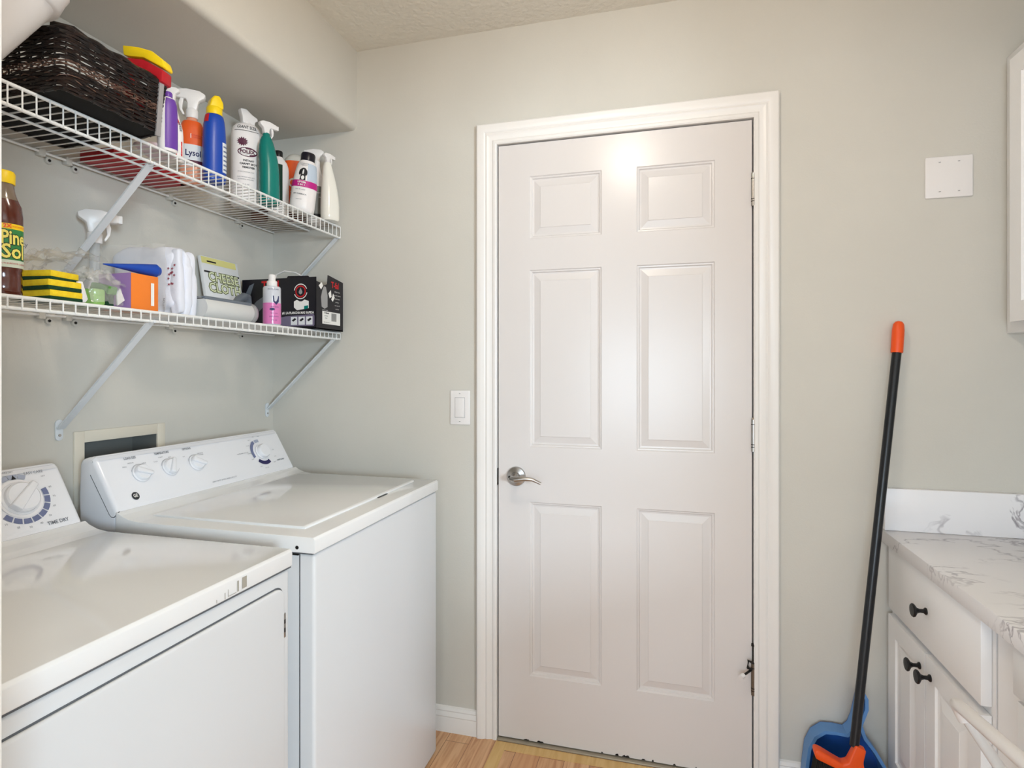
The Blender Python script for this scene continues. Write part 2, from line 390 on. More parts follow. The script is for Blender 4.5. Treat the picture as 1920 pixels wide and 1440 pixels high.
# ------------------------------------------------------------------ wall plates
def plate(name, label, x0, x1, z0, z1):
    t = thing(name, label, 'switch' if 'switch' in name else 'wall plate', ((x0 + x1) / 2, YB, (z0 + z1) / 2))
    w, h = (x1 - x0) / 2, (z1 - z0) / 2
    B().box(-w, w, -.0055, 0, -h, h, .0028, 3).build('cover_plate', WHITEP, t); return t
t = plate('light_switch', 'white rocker light switch on the wall left of the door', -.7425, -.6695, 1.0760, 1.1960)
b = B().box(-.0175, .0175, -.0075, -.004, -.034, .034, .001).build('rocker', WHITEP, t)
flat('rocker_gap', [rectp(-.0185, .0185, -.035, .035)], lambda a, c: (a, -.00575, c), INKG, t)
def screws(t, pts, y=-.0058):
    for x, z in pts:
        s = B().tube([(x, y + .002, z), (x, y - .0008, z)], .0034, 14).build('screw', WHITEP, t)
        flat('slot', [rectp(x - .0026, x + .0026, z - .0006, z + .0006)], lambda a, c: (a, y - .0011, c), DARKM, s)
screws(t, [(0, .049), (0, -.049)])
t = plate('blank_wall_plate', 'large blank white wall plate with four screws right of the door', .7065, .8235, 1.7560, 1.8735)
screws(t, [(-.0235, .042), (.0235, .042), (-.0235, -.042), (.0235, -.042)])

# ------------------------------------------------------------------ laundry outlet box
t = thing('laundry_outlet_box', 'beige recessed outlet box in the wall behind the washer console', 'outlet box', (XL, 1.2785, .97))
b = B(); w, h = .1385, .138
b.box(0, .006, -w, -w + .027, -h, h, .001); b.box(0, .006, w - .027, w, -h, h, .001); b.box(0, .006, -w + .027, w - .027, h - .030, h, .001); b.box(0, .006, -w + .027, w - .027, -h, -h + .03, .001)
b.build('frame', BEIGE, t)
b = B(); b.box(-.092, -.088, -.113, .113, -.11, .11); b.box(-.09, .001, -.1125, -.1105, -.11, .11); b.box(-.09, .001, .1105, .1125, -.11, .11); b.box(-.09, .001, -.113, .113, .1085, .1105); b.box(-.09, .001, -.113, .113, -.11, -.108)
b.build('recess', mat('recess_grey', (120, 120, 116), .6), t)

# ------------------------------------------------------------------ wire shelves
def wire_shelf(label, zt, zb, mid, cols, lblz):
    t = thing('wire_shelf', label, 'shelf', (XL, 1.1, zt), group='white wire shelves')
    y0, y1 = -.78, .808; F = .2955
    b = B(); b.tube([(F, y0, 0), (F, y1, 0)], .0036, 10); b.build('front_rail', WIRE, t)
    b = B(); b.tube([(F, y0, zb), (F, y1, zb)], .0036, 10); b.build('lip_rail', WIRE, t)
    b = B(); b.tube([(.012, y0, -.003), (.012, y1, -.003)], .0032, 8); b.build('back_rail', WIRE, t)
    if mid: B().tube([(.165, y0, -.005), (.165, y1, -.005)], .0032, 8).build('middle_rail', WIRE, t)
    b = B(); n = int((y1 - y0) / .0254)
    for k in range(n + 1):
        y = y1 - .003 - k * .0254
        b.tube([(.004, y, .002), (F - .002, y, .0022), (F + .0038, y, -.001), (F + .0038, y, zb - .001)], .0016, 6)
    b.build('cross_wires', WIRE, t)
    for k, (y, dl, fx) in enumerate(cols):
        # flat diagonal brace in a channel section with a screw foot
        x0, z0 = F - .012, zb - .002; x1, z1 = .006, zb - .002 - .258
        w = .0095
        br = B()
        d = Vector((x1 - x0, 0, z1 - z0)).normalized(); nn = Vector((-d.z, 0, d.x))
        P0 = Vector((x0, y, z0)); P1 = Vector((x1, y, z1))
        br.rings([[P + Vector((0, sy * w, 0)) + nn * q for sy, q in ((-1, 0), (1, 0), (1, .004), (-1, .004))] for P in (P0, P1)])
        bo = br.build('bracket', BRKT, t)
        ft = B(); ft.prism(ellp(y, z1 + .012, .0095, .0095, 8, 0, 180) + ellp(y, z1 - .022, .0095, .0095, 8, 180, 360), 'x', .0002, .004, .001)
        ft.build('foot', BRKT, bo)
        B().tube([(.004, y, z1 - .018), (.0058, y, z1 - .018)], .0035, 10).build('screw', CHROME, bo)
        B().tube([(F + .004, y, zb), (F - .012, y, zb - .004), (F - .014, y, zb - .001)], .004, 8).build('hook', BRKT, bo)
    for y in (-.045, .02, .33, .62):
        c = B().box(.0003, .016, y - .008, y + .008, -.013, .006, .002).build('wall_clip', CLIP, t)
        B().tube([(.0003, y + .022, -.016), (.007, y + .022, -.016)], .0085, 12).build('screw_tab', CLIP, c)
        B().tube([(.007, y + .022, -.016), (.0085, y + .022, -.016)], .0035, 10).build('screw', DARKM, c)
    return t
ZU, ZL = 1.7955, 1.4030
wire_shelf('upper white wire shelf holding the wicker basket and spray bottles', ZU, -.040, True, [(.004, 0, 0), (.8005, 0, 0)], 0)
wire_shelf('lower white wire shelf holding sponges and the black iron box', ZL, -.0215, False, [(.004, 0, 0), (.782, 0, 0)], 0)
DU, DL = ZU + .0042, ZL + .0042

# ------------------------------------------------------------------ bottles
def spw(v, e): return math.copysign(abs(v) ** e, v)
class Bottle:
    """oval lofted body: secs = [(z, rx, ry, e[, dx])]; front is local -Y"""
    def __init__(s, name, label, cat, loc, rotz, secs, m, group=None, tilt=None, part='body', bot=None):
        s.t = thing(name, label, cat, loc, (0, 0, 0), group)
        Mr = Matrix.Rotation(rotz, 4, 'Z')
        if tilt: Mr = Matrix.Rotation(tilt[0], 4, Vector(tilt[1])) @ Mr
        s.t.rotation_euler = Mr.to_euler()
        s.secs = [q if len(q) > 4 else tuple(q) + (0,) for q in secs]
        n = 40
        b = B(); b.rings([[s.p(2 * math.pi * j / n, z, 0) for j in range(n)] for z in s.zs()])
        s.body = b.build(part, m, s.t, 50)
    def zs(s):
        out = []
        for a, c in zip(s.secs[:-1], s.secs[1:]):
            k = max(1, min(5, int((c[0] - a[0]) / .012)))
            out += [a[0] + (c[0] - a[0]) * i / k for i in range(k)]
        return out + [s.secs[-1][0]]
    def at(s, z):
        q = s.secs
        if z <= q[0][0]: return q[0][1:]
        for i in range(len(q) - 1):
            if q[i][0] <= z <= q[i + 1][0]:
                u = (z - q[i][0]) / max(1e-9, q[i + 1][0] - q[i][0])
                pr = q[max(i - 1, 0)]; nx = q[min(i + 2, len(q) - 1)]
                res = []
                for k in range(1, 5):
                    h = q[i + 1][0] - q[i][0]
                    m0 = (q[i + 1][k] - pr[k]) / max(1e-9, q[i + 1][0] - pr[0]) * h; m1 = (nx[k] - q[i][k]) / max(1e-9, nx[0] - q[i][0]) * h
                    lim = 3 * (q[i + 1][k] - q[i][k])
                    def cl(v): return 0 if v * lim <= 0 else (v if abs(v) < abs(lim) else lim)
                    m0, m1 = cl(m0), cl(m1); u2, u3 = u * u, u * u * u
                    res.append((2 * u3 - 3 * u2 + 1) * q[i][k] + (u3 - 2 * u2 + u) * m0 + (-2 * u3 + 3 * u2) * q[i + 1][k] + (u3 - u2) * m1)
                return tuple(res)
        return q[-1][1:]
    def p(s, th, z, off=.0005):
        rx, ry, e, dx = s.at(z)
        return (dx + (rx + off) * spw(math.sin(th), e), -(ry + off) * spw(math.cos(th), e), z)
    def fn(s, th0=0, z0=0, off=.0009):
        """arc-length mapping around the body at height z0, centred on angle th0"""
        # table of signed arc length against angle, measured at the reference height
        tabs = {}
        for sg in (1, -1):
            th, acc, pr, tb = th0, 0.0, Vector(s.p(th0, z0, off)), [(0.0, th0)]
            while acc < .2 and abs(th - th0) < 3:
                near = min(abs(math.sin(th)), abs(math.cos(th)))
                th += sg * (.0004 if near < .02 else .004)
                cu = Vector(s.p(th, z0, off)); acc += (cu - pr).length; pr = cu; tb.append((acc, th))
            tabs[sg] = tb
        def arc(a):
            tb = tabs[1 if a >= 0 else -1]; v = abs(a); lo, hi = 0, len(tb) - 1
            if v >= tb[hi][0]: return tb[hi][1]
            while hi - lo > 1:
                m = (lo + hi) // 2
                if tb[m][0] <= v: lo = m
                else: hi = m
            u = (v - tb[lo][0]) / max(1e-9, tb[hi][0] - tb[lo][0])
            return tb[lo][1] + u * (tb[hi][1] - tb[lo][1])
        cache = {}
        def f(a, c):
            key = round(a, 5)
            if key not in cache: cache[key] = arc(key)
            return s.p(cache[key], z0 + c, off)
        return f
    def patch(s, name, m, a0, a1, z0, z1, parent=None, off=.0005, n=20, top=None):
        b = B(); zz = [z0 + (z1 - z0) * i / 10 for i in range(11)]
        rs = [[s.p(R(a0 + (a1 - a0) * j / n), z + ((top(j / n) if top else 0) * (z - z0) / (z1 - z0)), off) for j in range(n + 1)] for z in zz]
        b.rings(rs, cap=False, closed=False); return b.build(name, m, parent or s.t, 60)
def toface(x, y, extra=0): return math.atan2(-x, y) + R(extra)
def cap(t, r, z0, z1, m, name='cap', dx=0, n=28, parent=None):
    b = B(); h = z1 - z0
    b.lathe([(r * .98, 0), (r, h * .08), (r, h * .85), (r * .9, h), (.001, h)], n, (dx, 0, z0))
    o = b.build(name, m, parent or t, 40)
    return o
def trigger(t, z, rot, m_head, m_trig=None, m_noz=None, s=1.0, dx=0, collar=None, style=0):
    """spray head: nozzle points along local +X turned by rot"""
    M = Matrix.Translation((dx, 0, z)) @ Matrix.Rotation(rot, 4, 'Z') @ Matrix.Scale(s, 4)
    B().lathe([(.0135, -.004), (.0145, 0), (.0145, .016), (.0115, .021), (.001, .021)], 24).xf(M).build('collar', collar or m_head, t)
    prof = [(-.012, .018), (-.016, .040), (-.030, .050), (-.032, .060), (-.018, .068), (.012, .070), (.040, .064), (.044, .060), (.044, .046), (.036, .044), (.014, .044), (.010, .034), (.010, .018)]
    h = B().prism(prof, 'y', -.0105, .0105, .003, 2).xf(M).build('spray_head', m_head, t)
    B().prism([(.018, .046), (.026, .046), (.030, .032), (.028, .016), (.020, .002), (.016, .004), (.022, .018), (.020, .034)], 'y', -.0065, .0065, .0015).xf(M).build('trigger', m_trig or m_head, t)
    B().box(.042, .051, -.009, .009, .045, .063, .002).xf(M).build('nozzle', m_noz or m_head, t)
def squirt(h, rx, ry, neck=.013, e=.85, sh=.62):
    return [(0, rx * .86, ry * .86, e), (.004, rx * .97, ry * .97, e), (.012, rx, ry, e), (h * sh * .5, rx * .99, ry, e), (h * sh, rx * .93, ry * .95, e), (h * (sh + .16), rx * .70, ry * .78, .9), (h * .92, rx * .44, ry * .5, 1), (h * .97, neck, neck, 1), (h, neck, neck, 1)]

# Folding order: upper shelf, from near to far
# dark wicker basket
bk = thing('wicker_basket', 'dark brown woven wicker basket at the near end of the upper shelf', 'basket', (-1.262, .955, DU))
def bring(f, z):   # rectangle with rounded corners, flared by f
    hx, hy = .148 + .010 * f, .112 + .008 * f; r = .018; pts = []
    for cx, cy, a0 in ((hx - r, hy - r, 0), (-hx + r, hy - r, 90), (-hx + r, -hy + r, 180), (hx - r, -hy + r, 270)):
        for k in range(4): pts.append((cx + r * math.cos(R(a0 + k * 30)), cy + r * math.sin(R(a0 + k * 30)), z))
    return pts
def dense(pts, step=.006):
    out = []; n = len(pts)
    for i in range(n):
        a, c = Vector(pts[i]), Vector(pts[(i + 1) % n]); k = max(1, int((c - a).length / step))
        out += [a.lerp(c, j / k) for j in range(k)]
    return out
HB = .117
def weave_row(b, z, r, ph, amp=.0022, wob=.0015, seed=0, per=.028):
    pts = dense(bring(z / HB, z)); L = 0; out = []; cen = Vector((0, 0, z))
    for i, p in enumerate(pts):
        L += (pts[i] - pts[i - 1]).length if i else 0
        d = (p - cen).normalized(); o = math.sin(math.pi * L / per + ph) * amp
        w = wob * noise.noise(Vector((L * 22, seed * 3.1, z * 50)))
        out.append(p + d * o + Vector((0, 0, w * 2)))
    b.tube(out, r, 5, closed=True)
b = B(); random.seed(5)
for k in range(24):
    z = .004 + k * .0045
    if 10 <= k <= 12: continue
    weave_row(b, z, .0032 if k < 8 or k > 19 else .0027, (k % 2) * math.pi, seed=k, wob=.0013)
b.build('weave', WICK, bk)
b = B()
for k, z in enumerate([.050, .0535, .0575, .061]): weave_row(b, z, .0017, (k % 2) * math.pi, amp=.0026, seed=20 + k, per=.008)
for k, z in enumerate([.024, .030, .036]): weave_row(b, z, .0011, (k % 2) * math.pi + 1, amp=.004, seed=40 + k, wob=.006)
tag(b.build('braid_band', WICKL, bk), 'lighter twisted braid band')
b = B(); pts0 = dense(bring(0, 0), .014)[::2]
for p in pts0:
    q = Vector((p.x * 1.065, p.y * 1.07, HB - .004)); b.tube([p, q], .0019, 5)
b.build('stakes', WICK, bk)
b = B()
for k in range(3): weave_row(b, HB - .008 + k * .0045, .0042, k * 2.1, amp=.003, seed=60 + k)
b.tube([(.12, -.112, HB), (.122, -.114, HB + .014), (.148, -.09, HB + .012), (.156, -.06, HB)], .004, 6)
b.build('rim', WICK, bk)
B().box(-.146, .146, -.11, .11, .0035, .007).build('basket_base', mat('basket_base_dark', (7, 6, 6), .9), bk)
B().box(-.002, .002, -.006, .006, -.06, .06).xf(Matrix.Translation((.156, .098, .053)) @ Matrix.Rotation(R(5), 4, 'Y')).build('ribbon_strap', RIBBON, bk)

# white flared basin standing beside the basket
tb = thing('plastic_basin', 'off-white flared plastic basin standing on the upper shelf left of the wicker basket', 'basin', (-1.214, .629, DU))
def rrect(hx, hy, r, z):
    pts = []
    for cx, cy, a0 in ((hx - r, hy - r, 0), (-hx + r, hy - r, 90), (-hx + r, -hy + r, 180), (hx - r, -hy + r, 270)):
        for k in range(7): pts.append((cx + r * math.cos(R(a0 + k * 15)), cy + r * math.sin(R(a0 + k * 15)), z))
    return pts
B().rings([rrect(.040, .120, .03, 0), rrect(.052, .132, .035, .004), rrect(.062, .142, .04, .014), rrect(.158, .186, .06, .118), rrect(.155, .183, .058, .119), rrect(.058, .138, .038, .02), rrect(.04, .12, .03, .010)]).build('basin_wall', WHITEP, tb, 60)
B().rings([rrect(.154, .184, .06, .116), rrect(.162, .194, .062, .118), rrect(.174, .200, .064, .142), rrect(.178, .202, .066, .145), rrect(.170, .198, .062, .144), rrect(.156, .188, .06, .120)], cap=False).build('basin_rim', WHITEP, tb, 60)

# red and yellow trigger bottle standing in the basket
x, y = -1.160, 1.022
bt = Bottle('spray_bottle', 'dark red spray bottle with yellow and red trigger head inside the wicker basket', 'bottle', (x, y, DU + .0075), R(0), squirt(.120, .034, .026), RED, group='cleaning bottles on the upper shelf')
M = Matrix.Translation((0.020, .032, .1035)) @ Matrix.Rotation(R(10), 4, 'Z')
B().prism([(-.046, .060), (-.036, .057), (0, .052), (.047, .026), (.046, .0), (.030, -.003), (.0, .016), (-.03, .042)], 'y', -.016, .016, .003).xf(M).build('spray_head', RED, bt.t)
tag(B().prism([(-.049, .086), (-.047, .064), (-.036, .061), (.0, .056), (.047, .030), (.051, .034), (.045, .050), (.020, .070), (-.012, .080)], 'y', -.0155, .0155, .0025).xf(M).build('head_cover', YEL, bt.t), 'yellow head cover')
B().tube([(0, 0, .112), (.006, .012, .122), (.018, .028, .134)], .012, 16).build('collar', RED, bt.t)

# packed things on the deck behind and under
t = thing('folded_cloth', 'crumpled pinkish white cloth on the upper shelf beside the wicker basket', 'cloth', (-1.232, 1.168, DU))
B().blob((0, 0, .011), (.034, .05, .011), .7, 30, 14, .35, 30, 2).xf(Matrix.Rotation(R(10), 4, 'Z')).build('cloth_bundle', PINKC, t, 80)
t = thing('flat_carton', 'flat red carton lying at the back of the upper shelf', 'carton', (-1.400, 1.255, DU))
B().box(-.055, .055, -.11, .12, 0, .028, .001).build('carton_body', RED, t)
B().box(-.05, .05, -.105, .115, .0275, .030, .0005).build('carton_lid', INKW, t)

x, y = -1.186, 1.152
bt = Bottle('cleaner_bottle', 'purple and white bottle pressed against the right side of the wicker basket', 'bottle', (x, y, DU), toface(x, y, 18), squirt(.135, .022, .018, .010, sh=.8), WHITEB, group='cleaning bottles on the upper shelf')
bt.patch('purple_sleeve', PURP, -25, 80, .006, .128); cap(bt.t, .011, .133, .146, PURP)
x, y = -1.232, 1.210
bt = Bottle('spray_bottle', 'white spray bottle with red printing behind the purple bottle', 'bottle', (x, y, DU), toface(x, y, 10), squirt(.152, .027, .022, .011, sh=.55), WHITEB, group='cleaning bottles on the upper shelf')
f = bt.fn(R(22), .06)
flat('red_label', [rectp(-.008, .010, -.045, -.008)], f, INKR, bt.t)
flat('red_flash', [[(-.006, .040), (.010, .034), (.004, .052), (-.006, .056)]], f, INKR, bt.t)
f2 = bt.fn(R(22), .06, .0014); f3 = lambda a, c: f2(-c, a)
letter('lettering', [('stain', .013, .030, -.002, 1, .0003)], lambda a, c: f2(.004 - c, a), INKG, bt.t); letter('lettering', [('R', .015, .001, -.017, 1, .0006), ('R', .015, .001, -.034, 1, .0006)], f2, INKW, bt.t)
trigger(bt.t, .150, R(150), WHITEP, s=.6)
# orange spray bottle with white trigger
x, y = -1.335, 1.3824
bt = Bottle('spray_bottle', 'orange-topped clear spray bottle with white trigger head beside the blue bottle', 'bottle', (x, y, DU), toface(x, y, 2), squirt(.203, .034, .027, .013, e=.8, sh=.74), mat('peach_liquid', (222, 150, 120), .15, coat=.5), group='cleaning bottles on the upper shelf')
bt.patch('shoulder_sleeve', ORANGEL, -90, 90, .112, .182); bt.patch('front_label', LBLW, -60, 60, .050, .112); bt.patch('dark_band', INKM, -30, 45, .056, .067, off=.0008)
f = bt.fn(0, .08)
letter('lettering', [('Lysol', .024, .002, .007, .84, .0006)], f, NAVY, bt.t)
flat('banner', [rectp(-.005, .028, .050, .063)], f, INKW, bt.t); letter('fine_print', [('BATHROOM', .0055, .012, .059), ('CLEANER', .0055, .012, .053)], bt.fn(0, .08, .0013), INKR, bt.t)
trigger(bt.t, .199, R(172), WHITEP, s=1.12)
# blue bottle, yellow cap
x, y = -1.256, 1.381
bt = Bottle('cleaner_bottle', 'tall slim blue bottle with yellow flip top on the upper shelf', 'bottle', (x, y, DU), toface(x, y, 20), [(0, .026, .022, .8), (.004, .029, .025, .8), (.012, .030, .026, .8), (.10, .0305, .026, .8), (.165, .028, .024, .85), (.190, .024, .021, .9), (.196, .020, .018, 1)], BLUE, group='cleaning bottles on the upper shelf')
bt.patch('back_label', LBLW, 20, 80, .03, .115); bt.patch('red_swoosh', INKR, -88, -48, .168, .191, off=.0007)
for k in range(6): bt.patch('print_line', SLATE, 25, 72, .036 + k * .013, .041 + k * .013, off=.0009, n=6)
cap(bt.t, .021, .194, .216, YEL, 'cap_base')
B().prism([(-.017, .214), (-.012, .236), (-.004, .248), (.010, .250), (.014, .243), (.020, .232), (.021, .214)], 'y', -.015, .015, .004, 3).build('flip_top', YEL, bt.t)
# large white bottle
x, y = -1.338, 1.610
bt = Bottle('carpet_cleaner_bottle', 'tall white oval bottle with maroon oval emblem and GIANT SIZE printing', 'bottle', (x, y, DU), toface(x, y, 10), [(0, .040, .030, .75), (.004, .044, .034, .75), (.012, .046, .036, .75), (.229, .0455, .0355, .75), (.256, .041, .032, .8), (.266, .032, .026, .85), (.270, .018, .016, 1), (.278, .014, .014, 1)], WHITEB, group='cleaning bottles on the upper shelf')
f = bt.fn(R(-5), .15)
letter('lettering', [('GIANT SIZE', .0150, .003, .100, .82, .0002)], f, INKB, bt.t)
flat('rule_line', [[(-.036 + .007 * k, .088), (-.029 + .007 * k, .088), (-.029 + .007 * k, .0895), (-.036 + .007 * k, .0895)] for k in range(11)], f, INKB, bt.t)
def starp(a, c, r0, r1, n=14): return [(a + (r0 if k % 2 else r1) * math.cos(math.pi * k / n), c + (r0 if k % 2 else r1) * .85 * math.sin(math.pi * k / n)) for k in range(2 * n)]
flat('emblem_burst', [starp(-.010, .052, .012, .018), ellp(.005, .020, .030, .015)], f, INKM, bt.t)
f2 = bt.fn(R(-5), .15, .0013)
flat('emblem_oval', [ellp(.005, .020, .027, .0085)], f2, INKW, bt.t)
f3 = bt.fn(R(-5), .15, .0017)
letter('brand_lettering', [('FOLEX', .0150, .004, .020, 1.0, .0006)], f3, INKM, bt.t)
letter('subtitle_lettering', [('INSTANT', .008, .008, -.008, 1, .0003), ('CARPET SPOT', .0085, .008, -.019, 1, .0003), ('REMOVER', .0085, .008, -.030, 1, .0003)], f, INKB, bt.t)
letter('fine_print', [('STAINS DISAPPEAR FAST', .0045, .0, -.045), ('SAFE FOR KIDS AND PETS', .0045, .0, -.062), ('NO RINSING REQUIRED', .0045, .0, -.069), ('32 FL OZ', .005, .0, -.085)], f, INKG, bt.t)
M = Matrix.Translation((0, 0, .272)) @ Matrix.Rotation(R(15), 4, 'Z')
B().prism([(-.016, 0), (-.017, .018), (-.022, .036), (-.024, .044), (-.004, .046), (.016, .032), (.032, .026), (.034, .016), (.026, .014), (.022, .0)], 'y', -.012, .012, .003).xf(M).build('spray_head', WHITEP, bt.t)
B().prism([(.020, .014), (.026, .014), (.026, -.006), (.022, -.018), (.019, -.006)], 'y', -.006, .006, .001).xf(M).build('trigger', WHITEP, bt.t)
# dark bottle behind
x, y = -1.42, 1.775
bt = Bottle('cleaner_bottle', 'small dark brown bottle hidden behind the teal and tall white bottles', 'bottle', (x, y, DU), toface(x, y), squirt(.18, .028, .024), OXO, group='cleaning bottles on the upper shelf')
cap(bt.t, .015, .178, .20, BLACKP); bt.patch('label', BLACKP, -80, 80, .07, .12)
# teal bottle
x, y = -1.250, 1.609
bt = Bottle('spray_bottle', 'teal green spray bottle with white trigger head on the upper shelf', 'bottle', (x, y, DU), toface(x, y, 20), [(0, .027, .026, .8), (.005, .030, .029, .8), (.02, .031, .030, .8), (.12, .030, .028, .85, -.001), (.172, .026, .024, .9, -.006), (.205, .020, .018, 1, -.009), (.218, .014, .014, 1, -.009)], TEAL, group='cleaning bottles on the upper shelf')
trigger(bt.t, .214, R(10), WHITEP, s=.78, dx=-.009, collar=TEAL)
# white jug with dark green label
x, y = -1.330, 1.762
bt = Bottle('cleaner_bottle', 'white bottle with dark green label between the teal and orange bottles', 'bottle', (x, y, DU), toface(x, y, 42), [(0, .030, .024, .7), (.006, .034, .027, .7), (.17, .034, .027, .7), (.198, .028, .024, .8), (.213, .016, .016, 1), (.220, .012, .012, 1)], WHITEB, group='cleaning bottles on the upper shelf')
bt.patch('label', GREENK, -85, -6, .05, .185); cap(bt.t, .014, .215, .238, BLACKP)
letter('lettering', [('clean', .014, .0, .0, 1, .0004)], (lambda f: (lambda a, c: f(-c, a)))(bt.fn(R(-38), .13, .0012)), INKW, bt.t)
# orange bottle with pale shoulders
x, y = -1.325, 1.848
bt = Bottle('cleaner_bottle', 'orange labelled bottle with pale grey shoulders at the back of the upper shelf', 'bottle', (x, y, DU), toface(x, y, 0), [(0, .034, .026, .8), (.006, .037, .029, .8), (.205, .037, .029, .8), (.238, .033, .027, .9), (.252, .020, .018, 1), (.256, .010, .010, 1)], LIQGRY, group='cleaning bottles on the upper shelf')
bt.patch('label', ORANGEL, -100, 100, .07, .226); bt.patch('lower_label', OXO, -100, 100, .004, .07, off=.0006)
f = bt.fn(0, .125)
flat('ring_mark', [[(-.006 + .017 * math.cos(R(a)), .02 + .017 * math.sin(R(a))), (-.006 + .017 * math.cos(R(a + 20)), .02 + .017 * math.sin(R(a + 20))), (-.006 + .011 * math.cos(R(a + 20)), .02 + .011 * math.sin(R(a + 20))), (-.006 + .011 * math.cos(R(a)), .02 + .011 * math.sin(R(a)))] for a in range(0, 360, 20)], f, INKW, bt.t)
letter('lettering', [('orange', .011, 0, -.012, 1, .0003)], f, INKW, bt.t)
# leaning aerosol style bottle, black cap, magenta band
x, y = -1.219, 1.735
bt = Bottle('stain_remover_bottle', 'white bottle with black cap, dog picture and magenta band leaning right', 'bottle', (x, y, DU + .0052), toface(x, y, 2),
            [(0, .036, .030, .85), (.005, .040, .034, .85), (.02, .041, .035, .85), (.085, .041, .035, .9), (.105, .0395, .034, .9), (.14, .035, .031, .95), (.165, .030, .028, 1), (.176, .024, .024, 1)], WHITEB, group='cleaning bottles on the upper shelf', tilt=(R(7), (-.26, .965, 0)))
bt.patch('pale_blue_panel', mat('pale_blue_print', (190, 202, 216), .45), 5, 85, .105, .165); bt.patch('magenta_band', MAG, -95, 95, .082, .104, off=.0008)
f = bt.fn(R(-8), .125, .0016)
flat('dog_picture', [ellp(-.004, .012, .011, .010), ellp(-.014, .006, .004, .010), ellp(.006, .006, .004, .010), [(-.012, -.02), (.006, -.02), (.004, .004), (-.010, .004)]], f, INKB, bt.t)
flat('dog_blaze', [ellp(-.004, .008, .0025, .009), ellp(-.003, -.012, .005, .007)], bt.fn(R(-8), .125, .0020), INKW, bt.t)
letter('lettering', [('LIFTER', .0085, -.004, -.028, 1, .0003), ('4 IN 1', .0085, -.004, -.037, 1, .0003)], bt.fn(R(-8), .125, .002), INKW, bt.t)
letter('fine_print', [('PROFESSIONAL', .0055, -.006, .037), ('STRENGTH', .0055, -.006, .031), ('stain & odor', .006, -.006, -.052), ('PET FORMULA', .006, -.006, -.068, 1, .0002), ('remover', .005, -.006, -.085)], f, INKG, bt.t)
cap(bt.t, .0235, .172, .205, mat('navy_black_cap', (18, 16, 30), .3))
# two white spray bottles by the back wall
x, y = -1.248, 1.868
bt = Bottle('spray_bottle', 'white spray bottle with grey label behind the leaning black-capped bottle', 'bottle', (x, y, DU), toface(x, y, 0), squirt(.222, .032, .026, .012, sh=.60), WHITEB, group='cleaning bottles on the upper shelf')
bt.patch('label', GREYLAB, -30, 62, .03, .135); bt.patch('label_foot', INKB, -30, 62, .022, .034, off=.0007); letter('fine_print', [('KITCHEN', .007, .004, .03), ('cleaner', .007, .004, .015)], bt.fn(R(20), .08, .0012), INKW, bt.t)
trigger(bt.t, .216, R(180 - 10), WHITEP, s=.85)
x, y = -1.172, 1.858
bt = Bottle('spray_bottle', 'glossy white spray bottle at the far front corner of the upper shelf', 'bottle', (x, y - .022, DU), toface(x, y, 35), [(0, .028, .024, .8), (.005, .031, .027, .8), (.05, .032, .028, .8), (.10, .029, .026, .85, -.002), (.15, .023, .021, .9, -.006), (.19, .016, .015, 1, -.010), (.205, .0125, .0125, 1, -.010)], mat('glossy_white_plastic', (240, 236, 226), .18, coat=.5), group='cleaning bottles on the upper shelf')
trigger(bt.t, .196, R(8), WHITEP, s=.62, dx=-.010)

# ------------------------------------------------------------------ lower shelf
x, y = -1.2215, .8107
bt = Bottle('floor_cleaner_bottle', 'brown bottle with yellow cap and green label at near end of lower shelf', 'bottle', (x, y, DL), toface(x, y, -2), [(0, .027, .022, .8), (.004, .030, .025, .8), (.03, .030, .025, .8), (.045, .029, .024, .8), (.05, .031, .026, .8), (.125, .031, .026, .85), (.150, .0315, .0265, .9), (.170, .029, .025, .95), (.185, .0225, .021, 1), (.200, .0185, .0185, 1), (.214, .017, .017, 1)], BROWNL)
bt.patch('neck_air', BROWNC, -180, 180, .181, .213)
bt.patch('label', mat('label_green', (46, 130, 66), .45), -82, 82, .064, .124); bt.patch('label_banner', YEL, -82, 82, .124, .134); bt.patch('label_foot', mat('label_pale', (206, 214, 196), .5), -82, 82, .052, .066, off=.0008)
f = bt.fn(R(30), .095, .0013); fb = bt.fn(R(30), .095, .0010)
letter('lettering_outline', [('Pine', .036, 0, .012, .66, .0022), ('Sol', .037, 0, -.014, .84, .0022)], fb, INKB, bt.t)
letter('lettering', [('Pine', .036, 0, .012, .66, .0009), ('Sol', .037, 0, -.014, .84, .0009)], f, mat('letter_yellow', (240, 226, 110), .5), bt.t)
letter('banner_lettering', [('2X', .010, -.010, .034, 1, .0004), ('CONCENTRATED', .0045, .010, .034)], f, ORANGE, bt.t)
letter('fine_print', [('MULTI-SURFACE CLEANER', .0042, 0, -.036)], f, INKR, bt.t)
cap(bt.t, .0195, .212, .236, YEL)
# sponges
def sponge(label, loc, rz):
    t = thing('kitchen_sponge', label, 'sponge', loc, (0, 0, R(rz)), 'yellow and green sponges on the lower shelf')
    B().box(-.054, .054, -.0335, .0335, .0075, .0205, .002).build('sponge_body', SPY, t)
    tag(B().box(-.054, .054, -.0335, .0335, 0, .0078, .001).build('scouring_pad', SPG, t), 'dark green scouring side')
sponge('lowest of the three stacked yellow and green sponges', (-1.244, .9095, DL), 0)
sponge('middle of the three stacked yellow and green sponges', (-1.244, .908, DL + .0207), -1.5)
sponge('topmost yellow and green sponge, turned slightly on the stack', (-1.262, .912, DL + .0414), 9)
